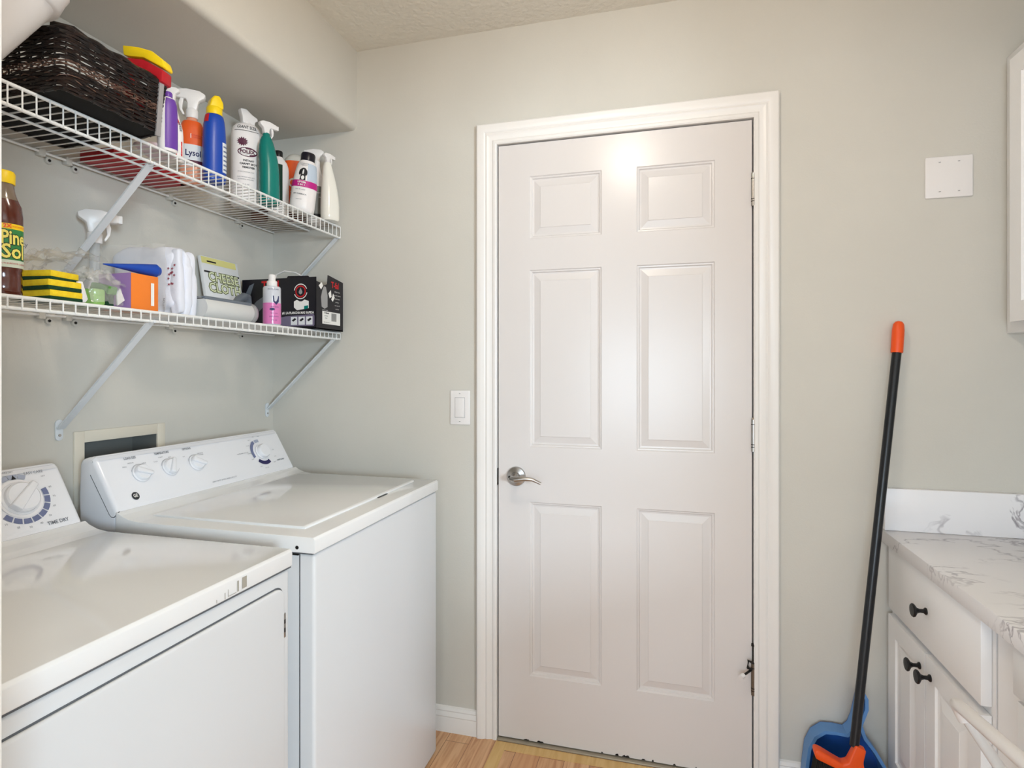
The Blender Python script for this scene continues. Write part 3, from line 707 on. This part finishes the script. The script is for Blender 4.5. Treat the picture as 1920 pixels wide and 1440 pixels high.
# green scrub pads in film
t = thing('scrub_pad_pack', 'clear pack of green scrub pads between the sponges and the orange box', 'scrub pads', (-1.222, .990, DL))
B().box(-.045, .028, -.020, .008, 0, .036, .005).build('pale_pad', PADG, t)
B().box(-.045, .024, .010, .032, 0, .034, .004).build('dark_pad', SPG, t)
B().prism([(-.03, .030), (.026, .026), (.032, .044), (-.02, .056)], 'y', .012, .036, .004).build('green_flap', LEAFG, t)
B().prism([(.040, .004), (.058, .018), (.046, .044), (.038, .030)], 'x', .020, .024, .001).build('white_card', WHITEP, t)
B().prism([(-.052, .004), (-.036, .002), (-.030, .010), (-.042, .046), (-.052, .046)], 'x', .018, .026, .002).build('folded_wrapper', WHITEP, t)
def film(name, parent, c, sx, sy, amp, seed, rot=(0, 0, 0), n=26):
    b = B(); M = Matrix.Translation(c) @ (Matrix.Rotation(rot[2], 4, 'Z') @ Matrix.Rotation(rot[0], 4, 'X') @ Matrix.Rotation(rot[1], 4, 'Y')); rs = []
    for i in range(n + 1):
        row = []
        for j in range(n + 1):
            u, v = (i / n - .5), (j / n - .5)
            p = Vector((u * sx, v * sy, 0)); q = Vector((u * sx * 26, v * sy * 26, seed))
            z = amp * (noise.noise(q) + abs(noise.noise(q * 2.3)) * .9 + .25 * noise.noise(q * 5)) - .35 * amp * ((2 * u) ** 4 + (2 * v) ** 4)
            row.append(M @ (p + Vector((noise.noise(q + Vector((9, 0, 0))) * amp * .5, noise.noise(q + Vector((0, 9, 0))) * amp * .5, z))))
        rs.append(row)
    b.rings(rs, cap=False, closed=False); return b.build(name, FILM, parent, 180)
film('clear_film', t, (.0, .004, .066), .095, .085, .022, 3, (R(-12), R(8), 0))
film('clear_film', t, (.030, .006, .040), .07, .075, .012, 8, (0, R(68), 0))
t = thing('plastic_wrapper', 'crumpled clear heavy duty wrapper lying over the sponge stack', 'wrapper', (-1.27, .925, DL + .074))
film('film', t, (.0, .0, .016), .15, .16, .022, 5, (R(8), R(-14), R(10)))
letter('lettering', [('heavy duty', .013, 0, 0, 1, .0003)], lambda a, c: (-.03 + .004, -.045 + a, .046 + c), INKG, t)
# clear trigger bottle by the bracket
x, y = -1.410, 1.148
bt = Bottle('spray_bottle', 'clear empty spray bottle with white trigger standing by the wall under the upper bracket', 'bottle', (x, y, DL), toface(x, y, 0), [(0, .030, .030, 1), (.004, .034, .034, 1), (.05, .034, .034, 1), (.075, .028, .028, 1), (.095, .014, .014, 1), (.13, .0115, .0115, 1), (.18, .0115, .0115, 1), (.188, .0120, .0120, 1)], CLEARB)
trigger(bt.t, .186, R(5), WHITEP, s=1.15)
# orange and purple carton
t = thing('small_carton', 'orange and purple carton with a white stripe on the lower shelf', 'box', (-1.19, 1.0565, DL))
B().box(-.095, 0, 0, .073, 0, .083, .0006).build('carton_body', ORBOX, t)
flat('purple_side', [rectp(-.0945, -.0002, .0004, .0826)], lambda a, c: (a, -.0006, c), LILAC, t)
flat('white_stripe', [rectp(.052, .061, .012, .066)], lambda a, c: (.0006, a, c), INKW, t)
# blue cone (piping tip / funnel)
t = thing('plastic_funnel', 'blue cone-shaped plastic piece lying on the orange carton', 'funnel', (-1.225, 1.105, DL + .083))
pa, pb = Vector((.0, -.088, .014)), Vector((.020, .036, .0175))
B().tube([pa, pa.lerp(pb, .3), pa.lerp(pb, .7), pa.lerp(pb, .96), pb], [.0012, .006, .0125, .0160, .0130], 20).build('cone', BLUE, t)
B().tube([pb, pb + (pb - pa) * .03], .011, 16).build('mouth', BLUE, t)
# white puffy pack
t = thing('cotton_pack', 'white puffy plastic-wrapped cotton pack standing behind the orange carton', 'package', (-1.335, 1.256, DL))
M = Matrix.Rotation(R(6), 4, 'Z')
B().blob((-.006, .0, .096), (.094, .044, .088), .42, 60, 40, .13, 26, 4).xf(M).build('cotton_stack', COTTON, t, 80)
b = B()
for k in range(3): b.blob((.086 + .003 * (k % 2), -.024 + k * .023, .091 - .004 * k), (.017, .013, .084), .6, 24, 26, .28, 34, k * 3)
b.xf(M).build('folded_edges', COTTON, t, 80)
f = lambda a, c: tuple(M @ Vector((a, -.0535, c)))
random.seed(11)
flat('red_print', [starp(.088 + random.uniform(-.010, .010), .085 + random.uniform(-.026, .026), .002, .005, 5) for k in range(12)], lambda a, c: tuple(M @ Vector((a + .006, -.050 - .004, c + .02))), mat('dusty_red_print', (150, 60, 80), .5), t)
letter('lettering', [('COTTON', .008, 0, 0, 1, .0003)], lambda a, c: tuple(M @ Vector((.070 - c, -.050, .028 + a))), INKG, t)
film('clear_wrap', t, (-.01, -.058, .10), .19, .17, .008, 14, (R(90), 0, R(6)))
# cheesecloth packet
t = thing('cheesecloth_packet', 'flat cheese cloth packet leaning on the wall behind the grey appliance', 'package', (-1.408, 1.612, DL), (0, R(-11), 0))
B().box(-.007, .007, -.083, .083, 0, .232, .004).build('pouch', LBLW, t)
f = lambda a, c: (.0076, a, c)
flat('header_card', [rectp(-.082, .070, .206, .228)], f, PALEY, t)
fg = lambda a, c: (.0079, a, c)
letter('lettering_outline', [('CHEESE', .043, .004, .163, .92, .0030), ('CLOTH', .043, .004, .127, 1, .0030)], fg, mat('olive_ink', (110, 116, 70), .5), t)
letter('lettering', [('CHEESE', .043, .004, .163, .92, .0004), ('CLOTH', .043, .004, .127, 1, .0004)], lambda a, c: (.0083, a, c), mat('pale_letter', (226, 232, 196), .5), t)
flat('header_mark', [rectp(-.078, -.050, .176, .182), rectp(.045, .078, .176, .182), rectp(-.06, -.02, .212, .217)], fg, INKB, t)
flat('picture_panel', [rectp(-.07, .07, .025, .094)], fg, mat('pale_picture', (196, 206, 222), .5), t)
flat('picture_shapes', [[(-.055, .045), (-.025, .038), (-.012, .072), (-.042, .088)], [(.0, .05), (.015, .05), (.018, .085), (.002, .088)], ellp(.045, .066, .017, .014)], lambda a, c: (.0083, a, c), SLATE, t)
# grey hand-held appliance
t = thing('handheld_vacuum', 'light grey cylindrical handheld appliance lying along the lower shelf', 'appliance', (-1.236, 1.400, DL))
B().tube([(0, -.096, .031), (0, -.092, .031), (0, .085, .031), (0, .092, .031)], [.028, .0305, .0305, .028], 32).build('barrel', GREYL, t)
tag(B().blob((0, .096, .031), (.0315, .022, .0315), .9, 32, 16).build('end_cap', SILV, t), 'silver rounded end cap')
B().box(-.024, .022, -.096, .086, .049, .062, .005, 3).build('top_strip', GREYD, t)
B().tube([(-.018, .06, .056), (-.036, .095, .074), (-.046, .130, .088), (-.052, .155, .088), (-.056, .166, .072)], [.010, .012, .013, .012, .009], 14).build('handle', GREYD, t)
# pink bottle
x, y = -1.2015, 1.560
bt = Bottle('mist_bottle', 'small pink and clear mist bottle with white pump in front of the black box', 'bottle', (x, y, DL), toface(x, y, 10), [(0, .024, .024, 1), (.003, .0265, .0265, 1), (.115, .0265, .0265, 1), (.120, .024, .024, 1), (.122, .014, .014, 1)], PALEC)
bt.patch('pink_fill', PINKL, -180, 180, .003, .068, off=.0004, n=40)
f = bt.fn(0, .06)
flat('shield_mark', [[(-.002, .030), (.018, .030), (.017, .012), (.008, .002), (-.001, .012)], ellp(-.004, -.012, .008, .004)], f, NAVY, bt.t)
letter('fine_print', [('STATIC GUARD', .005, 0, .050), ('mist spray', .006, .004, -.004), ('fabric care', .005, .002, -.024), ('gentle formula', .005, .002, -.034), ('8 FL OZ', .005, .002, -.046)], f, NAVY, bt.t)
cap(bt.t, .0155, .120, .138, WHITEP, 'pump_collar'); cap(bt.t, .0105, .136, .158, WHITEP, 'pump')
# black iron box
t = thing('iron_box', 'black printed steam iron carton with torn flap at the far end of the lower shelf', 'box', (-1.152, 1.723, DL))
b = B(); b.box(-.297, 0, 0, .166, 0, .004); b.box(-.297, -.001, 0, .0022, 0, .176); b.box(-.297, -.001, .1638, .166, 0, .172); b.box(-.297, -.2948, 0, .166, 0, .165)
b.build('carton_walls', CARDK, t)
B().prism([(0, 0), (.166, 0), (.166, .178), (.140, .182), (.070, .192), (.066, .160), (.040, .150), (.030, .158), (.0, .162)], 'x', -.0022, 0).build('end_panel', CARDK, t)
B().box(-.290, -.005, .004, .162, .090, .094).build('inner_flap', mat('brown_card_inside', (96, 78, 62), .8), t)
B().prism([(-.12, 0), (-.02, -.002), (-.035, .010), (-.115, .012)], 'y', .0, .002).xf(Matrix.Translation((0, .001, .172)) @ Matrix.Rotation(R(-20), 4, 'X')).build('top_flap', CARDK, t)
F1 = lambda a, c: (-.297 + a, -.0006, c); F1b = lambda a, c: (-.297 + a, -.0010, c); F1c = lambda a, c: (-.297 + a, -.0014, c)
flat('grey_print_band', [[(.155, .010), (.288, .010), (.290, .014), (.290, .044), (.286, .050), (.176, .044), (.155, .040)]], F1, CARDP, t)
flat('picture_iron', [[(0.0, .10), (.03, .155), (.05, .163), (.03, .11), (.012, .08)], [(.02, .06), (.06, .10), (.11, .128), (.13, .11), (.10, .09), (.06, .055)]], F1, GREYD, t)
letter('brand_lettering', [('T-fal', .046, .116, .150, .85, .0012)], F1b, INKR, t)
def ring(a, c, r0, r1, t0=0, t1=360, st=15): return [[(a + r0 * math.cos(R(k)), c + r0 * math.sin(R(k))), (a + r1 * math.cos(R(k)), c + r1 * math.sin(R(k))), (a + r1 * math.cos(R(k + st)), c + r1 * math.sin(R(k + st))), (a + r0 * math.cos(R(k + st)), c + r0 * math.sin(R(k + st)))] for k in range(t0, t1, st)]
flat('droplet_badge', ring(.236, .128, .016, .0205), F1, INKR, t)
flat('badge_outer', ring(.236, .128, .0235, .0265, 20, 160) + ring(.236, .128, .0235, .0265, 200, 340), F1, INKW, t)
flat('droplet', [[(.236, .141), (.243, .127), (.2425, .122), (.236, .1175), (.2295, .122), (.229, .127)]], F1, SILV, t)
flat('shirt_picture', [[(.210, .094), (.222, .100), (.232, .094), (.242, .094), (.252, .100), (.268, .094), (.268, .070), (.222, .064), (.210, .074)]], F1, INKW, t)
flat('shirt_shade', [[(.250, .066), (.266, .070), (.266, .080), (.250, .078)]], F1b, TEAL, t)
letter('slogan', [('#1: LA PLANCHA MAS RAPIDA', .0115, .226, .055, .80, .0004)], F1b, INKW, t)
flat('icon_tile', [rectp(.198 + .030 * k, .223 + .030 * k, .014, .042) for k in range(3)], F1b, LBLW, t)
flat('icon_drawing', [[(.202 + .030 * k, .030), (.214 + .030 * k, .038), (.220 + .030 * k, .033), (.208 + .030 * k, .025)] for k in range(3)], F1c, INKB, t)
F2 = lambda a, c: (.0006, a, c); F2b = lambda a, c: (.0010, a, c)
letter('end_brand_lettering', [('T-fal', .030, .112, .160, .9, .0009)], F2b, INKR, t)
flat('bottle_picture', [[(.030, .078), (.048, .072), (.066, .080), (.066, .120), (.056, .148), (.044, .150), (.034, .134), (.026, .110)]], F2, SILV, t)
flat('end_label', [rectp(.034, .146, .020, .064)], F2, INKW, t)
flat('barcode', [rectp(.090 + .0032 * k, .0916 + .0032 * k, .032, .060) for k in range(10)], F2b, INKB, t)
letter('label_text', [('17 Model', .008, .058, .058, 1, .0003), ('120V 60Hz', .005, .056, .048), ('1700W', .005, .056, .040), ('Made for home use', .005, .062, .026)], F2b, INKB, t)
letter('end_text', [('STEAM IRON', .006, .126, .138), ('non-stick soleplate', .006, .126, .126), ('vertical steam', .006, .126, .114), ('self clean', .006, .126, .102), ('auto shut off', .006, .126, .090), ('anti-drip', .006, .126, .078), ('continuous steam', .005, .050, .068)], F2b, INKW, t)
flat('torn_paper', [[(.012, .148), (.030, .162), (.038, .150), (.026, .136)], [(.070, .128), (.086, .142), (.090, .118), (.078, .112)], [(.088, .108), (.098, .102), (.110, .118), (.100, .132)]], F2b, INKW, t)
t = thing('power_cord', 'white cord looping out of the top of the black iron box', 'cord', (-1.30, 1.80, DL + .12))
B().tube([(-.06, -.03, -.02 + .03), (-.058, -.032, .045), (-.045, -.030, .078), (-.015, -.025, .090), (.025, -.02, .084), (.055, -.015, .068), (.062, -.015, .03)], .0028, 8).build('cord_loop', WHITEP, t)

# ------------------------------------------------------------------ washer and dryer
XF = -.743; ZT = .905
cdir = Vector((-.070, 0, .125)).normalized(); C0 = Vector((-1.280, 0, .922)); cn = Vector((.125, 0, .070)).normalized()
def con(off=.0006):
    return lambda a, c: tuple(C0 + Vector((0, a, 0)) + cdir * c + cn * off)
def conface(pt, off=0): return Vector(C0) + Vector((0, pt[0], 0)) + cdir * pt[1] + cn * off
def appliance(t, y0, y1):
    """local frame = world; returns nothing. Cabinet, top and console with side cheeks"""
    B().box(-1.41, XF + .002, y0 + .004, y1 - .004, .012, ZT - .038, .008, 3).build('cabinet', APPL2, t)
    for a, c in ((y0 + .05, -1.36), (y1 - .05, -1.36), (y0 + .05, -.80), (y1 - .05, -.80)): B().tube([(c, a, 0), (c, a, .016)], .018, 12).build('foot', BLACKP, t)
    # top with swept-up rear
    prof = [(-1.284, ZT - .036), (XF + .004, ZT - .036), (XF + .0055, ZT - .034), (XF + .0055, ZT - .006), (XF + .001, ZT - .001), (-1.215, ZT), (-1.245, ZT + .004), (-1.268, ZT + .012), (-1.279, ZT + .019), (-1.284, ZT + .019)]
    B().prism(prof, 'y', y0, y1, .0012, 2).build('top', APPL, t, 40)
    # console shell
    cp_ = [(-1.281, .924), (-1.352, 1.046), (-1.358, 1.051), (-1.368, 1.053), (-1.392, 1.050), (-1.404, 1.040), (-1.408, .950), (-1.404, ZT - .0365), (-1.284, ZT - .0365)]
    B().prism(cp_, 'y', y0 + .003, y1 - .003, .012, 4).build('console', APPL3, t, 50)
def cheek(t, y):
    B().tube([(-1.366, y, 1.010), (-1.3065, y, .9165), (-1.300, y, .911), (-1.292, y, .911), (-1.276, y, .926)], .0009, 6).build('cheek_seam', SEAM, t)
def knob(t, a, c, r, h, ang, m=APPL3, ptr=True):
    cen = conface((a, c)); M = Matrix(((0, cdir.x, cn.x, cen.x), (1, cdir.y, cn.y, cen.y), (0, cdir.z, cn.z, cen.z), (0, 0, 0, 1)))
    o = B().lathe([(r * 1.12, .0003), (r * 1.12, .002), (r, .004), (r * .97, h * .8), (r * .88, h), (.001, h)], 32).xf(M).build('knob', m, t)
    if ptr:
        B().prism([(-r * 1.0, -r * .34), (r * 1.08, -r * .22), (r * 1.08, r * .22), (-r * 1.0, r * .34)], 'z', h * .2, h + .007, .003, 3).xf(M @ Matrix.Rotation(R(ang), 4, 'Z')).build('grip', m, o)
    return o
def arcs(a, c, r0, r1, segs, m, t, name='dial_ring', off=.0005):
    polys = []
    for t0, t1 in segs:
        k = max(1, int((t1 - t0) / 8))
        for i in range(k):
            p, q = R(t0 + (t1 - t0) * i / k), R(t0 + (t1 - t0) * (i + 1) / k)
            polys.append([(a + r0 * math.cos(p), c + r0 * math.sin(p)), (a + r1 * math.cos(p), c + r1 * math.sin(p)), (a + r1 * math.cos(q), c + r1 * math.sin(q)), (a + r0 * math.cos(q), c + r0 * math.sin(q))])
    return flat(name, polys, con(off), m, t)
DIALB = mat('dial_blue', (108, 116, 150), .5); DIALG = mat('dial_grey', (166, 172, 190), .5); DIALN = mat('dial_navy', (34, 30, 84), .5)
# washer
WY0, WY1 = 1.098, 1.789
t = thing('washing_machine', 'white top-loading washing machine beside the back wall', 'washing machine')
appliance(t, WY0, WY1); cheek(t, WY0 + .003)
B().prism([(-1.235, ZT - .002), (-.800, ZT - .002), (-.800, ZT + .003), (-.806, ZT + .0055), (-1.229, ZT + .0055), (-1.235, ZT + .003)], 'y', WY0 + .055, WY1 - .05, .0018, 2).build('lid', APPL, t)
b = B(); b.box(-.7995, -.795, 1.49, 1.545, ZT - .0006, ZT + .0008)
b.build('lid_grip_slot', DARKM, t)
B().box(-.7785, -.7765, WY0 + .0030, WY0 + .0045, .02, ZT - .0385).build('panel_seam', SEAM, t)
B().box(-1.38, XF - .001, WY0 + .0015, WY1 - .0015, ZT - .0385, ZT - .0358).build('top_seam', SEAM, t)
B().tube([(-.782, WY0 - .0006, .880), (-.782, WY0 + .002, .880)], .0042, 10).build('plug', DARKM, t)
B().box(-.795, -.78, WY0 + .001, WY0 + .006, .862, .867, .001).build('clip', DARKM, t)
for a, c, an in ((1.2036, .088, -25), (1.2950, .089, 60), (1.3859, .087, -30)):
    knob(t, a, c, .0215, .012, an)
    arcs(a, c, .0255, .0262, [(20, 160)], INKG, t, 'dial_line')
da, dc = 1.6609, .081
knob(t, da, dc, .0235, .017, 0, ptr=False)
arcs(da, dc, .037, .048, [(115, 200)], DIALB, t); arcs(da, dc, .033, .046, [(222, 300)], DIALN, t, 'dial_ring_dark'); arcs(da, dc, .036, .046, [(80, 108)], DIALG, t, 'dial_ring_light')
L_ = []
for a, s in ((1.19, 'LOAD SIZE'), (1.287, 'TEMPERATURE'), (1.372, 'OPTIONS')): L_.append((s, .0085, a, .134, .85, .0002))
for a, c, s in ((1.166, .112, 'SMALL'), (1.186, .120, 'MEDIUM'), (1.222, .114, 'LARGE'), (1.258, .112, 'COLD'), (1.278, .122, 'WARM'), (1.306, .118, 'HOT'), (1.352, .112, 'OFF'), (1.412, .114, '2ND RINSE'), (1.412, .109, 'SOFTENER')): L_.append((s, .0045, a, c))
for th, s in ((100, 'SPIN'), (75, 'RINSE'), (125, 'HEAVY'), (150, 'COLORS'), (178, 'NORMAL'), (200, 'LIGHT'), (0, 'OFF'), (-25, 'SOAK'), (-50, 'PERM'), (238, 'KNITS'), (262, 'DELICATE')):
    L_.append((s, .0042, da + .058 * math.cos(R(th)), dc + .058 * math.sin(R(th))))
L_ += [('WHITES AND COTTONS', .0045, 1.575, .088), ('EASY CARE', .007, 1.733, .041, 1, .0002)]
letter('console_lettering', L_, con(.0007), INKG, t)
letter('trim_lettering', [('HEAVY DUTY  EXTRA LARGE CAPACITY', .0055, 1.46, .019)], con(.0007), INKG, t)
tag(flat('round_emblem', [ellp(1.1625, .032, .0105, .0105)], con(.0006), mat('emblem_black', (40, 44, 50), .4), t), 'round black emblem')
letter('emblem_lettering', [('GE', .012, 1.1625, .0325, .85, .0003)], con(.0010), INKW, t)
# dryer
DY0, DY1 = .332, 1.020
t = thing('clothes_dryer', 'white front-loading clothes dryer in the near left corner', 'dryer')
appliance(t, DY0, DY1)
B().box(-1.38, XF + .0035, DY0 + .0015, DY1 - .0015, ZT - .0388, ZT - .0360).build('top_seam', SEAM, t)
d = B()
rr_ = .022; ya, yb, za, zb = DY0 + .03, DY1 - .028, .13, .838
poly = []
for cy, cz, a0 in ((yb - rr_, zb - rr_, 0), (ya + rr_, zb - rr_, 90), (ya + rr_, za + rr_, 180), (yb - rr_, za + rr_, 270)):
    for k in range(6): poly.append((cy + rr_ * math.cos(R(a0 + 18 * k)), cz + rr_ * math.sin(R(a0 + 18 * k))))
d = B().prism(poly, 'x', XF, XF + .010, .004, 3).build('door', APPL2, t)
B().prism([(y + (.0025 if y > .6 else -.0025), z + (.0025 if z > .5 else -.0025)) for y, z in poly], 'x', XF + .0005, XF + .0028).build('door_seam', SEAM, t)  # dark outline of the dryer door, gap shade put in as seam colour
for zc in (.762, .24):
    h = B().box(XF + .001, XF + .0105, DY1 - .0325, DY1 - .0265, zc - .024, zc + .024, .001).build('hinge', CHROME, d)
    B().box(XF + .009, XF + .0112, DY1 - .032, DY1 - .0290, zc + .004, zc + .012).box(XF + .009, XF + .0112, DY1 - .032, DY1 - .0290, zc - .013, zc - .005).build('hinge_slot', BLACKP, h)
# sticker residue on the top's front edge
fx = lambda a, c: (XF + .0061, a, ZT - .036 + c)
flat('sticker_residue', [rectp(.876, .888, .006, .026), rectp(.864, .868, .005, .024), rectp(.842, .8432, .004, .017), rectp(.834, .8355, .003, .014), rectp(.815, .8165, .003, .009), rectp(.843, .862, .0045, .0055)], fx, mat('residue_tan', (168, 162, 150), .7), t)
ka, kc = .912, .084
flat('dial_face', [ellp(ka, kc, .043, .043, 40)], con(.0004), mat('dial_white', (238, 236, 238), .3), t)
arcs(ka, kc, .046, .0575, [(-5 - 20 * k - 17, -5 - 20 * k) for k in range(-1, 7)] , DIALB, t, off=.0006)
arcs(ka, kc, .046, .0555, [(62, 78), (80, 100), (102, 118)], DIALG, t, 'dial_ring_light', off=.0006)
ko = knob(t, ka, kc, .0335, .014, 42)
flat('pointer_mark', [[(ka - .004, kc + .044), (ka + .006, kc + .044), (ka + .001, kc + .054)]], con(.0009), INKB, t)
L_ = [('EASY CARE', .0088, .955, .137, .9), ('TIME DRY', .0115, .965, .016, .9, .0002)]
for th, s in ((12, '80'), (-8, '70'), (-28, '60'), (-50, '50'), (-72, '40'), (-92, '30'), (-112, '20'), (-132, '10')):
    L_.append((s, .006, ka + .066 * math.cos(R(th)), kc + .066 * math.sin(R(th))))
for th, s in ((106, 'MORE DRY'), (40, 'OFF')):
    L_.append((s, .005, ka + .010 + .064 * math.cos(R(th)), kc + .064 * math.sin(R(th))))
letter('heat_lettering', L_[10:], con(.0008), INKG, t); letter('minute_lettering', L_[2:10], con(.0008), INKG, t); letter('cycle_lettering', L_[:1], con(.0008), INKG, t); letter('timer_lettering', L_[1:2], con(.0008), INKG, t)

# ------------------------------------------------------------------ right side: counter and cabinets
t = thing('countertop', 'white grey-veined marble look countertop on the right wall', 'countertop', (.595, YB, .77))
B().box(0, XR - .595, -2.1 + .6, 0, 0, .035, .0015).build('slab', MARBLE, t)
t = thing('backsplash', 'short marble look backsplash strip standing on the countertop', 'backsplash', (.60, YB, .805))
B().box(.0, XR - .60, -.020, 0, .0004, .121, .001).build('strip', MARBLE, t)
def knobk(parent, y, z):
    M = Matrix.Translation((.605, y, z)) @ Matrix.Rotation(R(-90), 4, 'Y')
    return B().lathe([(.0005, 0), (.0085, 0), (.0085, .0025), (.005, .006), (.0045, .014), (.007, .020), (.0155, .026), (.0165, .029), (.0145, .0315), (.0005, .033)], 24).xf(M).build('knob', BLACKP, parent)
crings = [(0, 0), (.040, 0), (.043, .005), (.050, .006), (.054, .006), (.078, .0005), (.0785, 0)]
def cab(label, y0, y1, doors, drawer_z, group=None):
    t = thing('base_cabinet', label, 'cabinet', (0, 0, 0), group='base cabinets under the marble countertop')
    b = B(); b.box(.625, XR - .002, y0, y1, .10, .769); b.box(.69, XR - .002, y0, y1, 0, .10); b.build('carcass', CABP, t)
    for a, c in doors:
        d = boardobj('door', board([a, a + .012, c - .012, c], [.125, .137, .560, .572], {(1, 1)}, crings, .019, lambda p, q, r: (.605 + r, p, q)), CABP, t)
        yield_k = c - .0285 if abs(c - 1.635) < .01 else a + .028
        knobk(d, yield_k, .527)
    return t
t = cab('white base cabinet with one drawer and two panelled doors beside the broom', 1.362, YB - .005, [(1.641, 1.886), (1.375, 1.636)], .587)
d = B().box(.605, .6248, 1.375, 1.886, .590, .764, .0015).build('drawer', CABP, t); knobk(d, 1.631, .678)
B().box(.6235, .6252, 1.887, 1.9105, .10, .769).build('filler_strip', CABP, t)
t = thing('base_cabinet', 'white base cabinet with plain front nearer the camera under the countertop', 'cabinet', (0, 0, 0), group='base cabinets under the marble countertop')
b = B(); b.box(.625, XR - .002, .45, 1.354, .10, .769); b.box(.69, XR - .002, .45, 1.354, 0, .10); b.build('carcass', CABP, t)
B().box(.605, .6248, .60, 1.262, .676, .764, .0015).build('drawer', CABP, t)
B().box(.612, .6248, .60, 1.262, .125, .664, .0015).build('door', CABP, t)
# upper cabinet
t = thing('wall_cabinet', 'white wall cabinet high on the right edge of the picture', 'cabinet', (0, 0, 0))
B().box(.904, XR - .002, 1.00, YB - .002, 1.368, 2.133, .001).build('carcass', CABP, t)
boardobj('door', board([1.42, 1.432, 1.846, 1.858], [1.396, 1.408, 2.088, 2.10], {(1, 1)}, crings, .019, lambda p, q, r: (.884 + r, p, q)), CABP, t)

# white tubular frame in front of the base cabinet
t = thing('tubular_frame', 'white tubular metal frame standing in front of the base cabinets', 'rack', (.5, 1.0, 0))
B().tube([(0, -.45, .012), (0, -.50, .30), (0, -.47, .70), (0, -.44, .735), (0, -.38, .742), (0, .014, .6930), (0, .20, .668), (.004, .228, .660), (.012, .240, .645), (.020, .236, .628)], .0112, 16).build('upper_rail', WHITEP, t, 60)
B().tube([(.020, .240, .636), (.030, .225, .618), (.034, .15, .600), (.036, -.10, .50), (.036, -.40, .35), (.036, -.42, .012)], .0095, 14).build('lower_rail', WHITEP, t, 60)
B().tube([(-.02, -.45, .010), (.06, -.43, .010)], .010, 12).build('foot', WHITEP, t)

# ------------------------------------------------------------------ broom and dustpan
t = thing('push_broom', 'black and orange broom leaning against the wall beside the counter', 'broom', (.45, 1.74, 0))
def bp(x, y, z): return (x - .45, y - 1.74, z)
P0 = Vector(bp(.4838, 1.762, .248)); P1 = Vector(bp(.6265, 1.886, 1.318)); P2 = Vector(bp(.6335, 1.892, 1.406))
B().tube([P0, P1], .0120, 18).build('handle', mat('black_handle', (24, 26, 30), .3), t)
d_ = (P2 - P1)
tag(B().tube([P1 - d_ * .02, P1 + d_ * .02, P1 + d_ * .7, P1 + d_ * .9, P1 + d_ * .98, P1 + d_ * 1.01], [.0150, .0155, .0155, .0135, .009, .002], 20).build('end_grip', ORANGE, t), 'orange end grip')
# head block, tilted
ax = Vector((.94, 0, -.34)).normalized(); up = Vector((.34, 0, .94)).normalized(); Oh = Vector(bp(.4740, 1.757, .190))
def hp(a, c, w): return tuple(Oh + ax * a + up * c + Vector((0, w, 0)))
top = [(-.096, -.004), (-.100, .006), (-.094, .012), (-.080, .012), (-.05, .008), (-.026, .006), (-.016, .016), (-.014, .066), (.014, .066), (.018, .032), (.030, .010), (.06, .006), (.10, .004), (.122, -.004), (.122, -.014), (-.088, -.014)]
bb = B().prism(top, 'y', -.017, .017, .005, 3); bb.v = [hp(v[0], v[2], v[1] * (1 - .35 * min(1, max(0, v[2] / .06)))) for v in bb.v]
bb.build('head', ORANGE, t, 50)
random.seed(2); b = B()
for i in range(46):
    for j in range(4):
        a = -.086 + .196 * i / 45; w = -.013 + .009 * j
        ln = (Oh + ax * a).z - .014
        p = Vector(hp(a, -.012, w)); fl = (a - .02) * .22; q = p + ax * fl * (.7 + .1 * random.random()) - Vector((.015, 0, 0)) + Vector((0, w * .5 + random.uniform(-.004, .004), 0)); q.z = random.uniform(.002, .007)
        b.tube([p, p.lerp(q, .5) + Vector((0, 0, 0)), q], [.0030, .0034, .0018], 5)
b.build('bristles', mat('black_bristle', (14, 14, 15), .6), t)
t = thing('dustpan', 'blue dustpan standing upright on the wall behind the broom head', 'dustpan', (.50, 1.868, 0))
out = [(.538, .345), (.546, .330), (.546, .300), (.530, .255), (.540, .222), (.565, .190), (.588, .150), (.597, .095), (.600, .02), (.600, .004), (.372, .004), (.372, .02), (.380, .110), (.388, .170), (.405, .205), (.432, .226), (.465, .228), (.490, .226), (.503, .240), (.512, .265), (.522, .310), (.528, .340)]
out = [(a - .50, c) for a, c in out]
cx_ = sum(a for a, c in out) / len(out)
def inset(poly, d):
    r = []
    n = len(poly)
    for i in range(n):
        p0, p1, p2 = Vector(poly[i - 1]), Vector(poly[i]), Vector(poly[(i + 1) % n])
        e = (p2 - p0).normalized(); nn = Vector((e.y, -e.x)); r.append(tuple(p1 + nn * d))
    return r
def area2(p): return sum(p[i - 1][0] * p[i][1] - p[i][0] * p[i - 1][1] for i in range(len(p)))
sgn = 1 if area2(out) < 0 else -1
inn = inset(out, .009 * sgn); inn2 = inset(out, .013 * sgn)
Mt = Matrix.Rotation(R(-3), 4, 'X')
lift = lambda pl, y: [tuple(Mt @ Vector((a, y, c))) for a, c in pl]
# rim ring
B().rings([lift(out, .02), lift(out, -.030), lift(inn, -.030), lift(inn2, .016)], cap=False).build('rim', BLUEL, t, 40)
B().rings([lift(out, .022), lift(out, .020)], cap=True).build('pan', BLUED, t, 30)
B().rings([lift(inn2, .018), lift(inn2, .015)], cap=True).build('pan_floor', BLUED, t, 30)
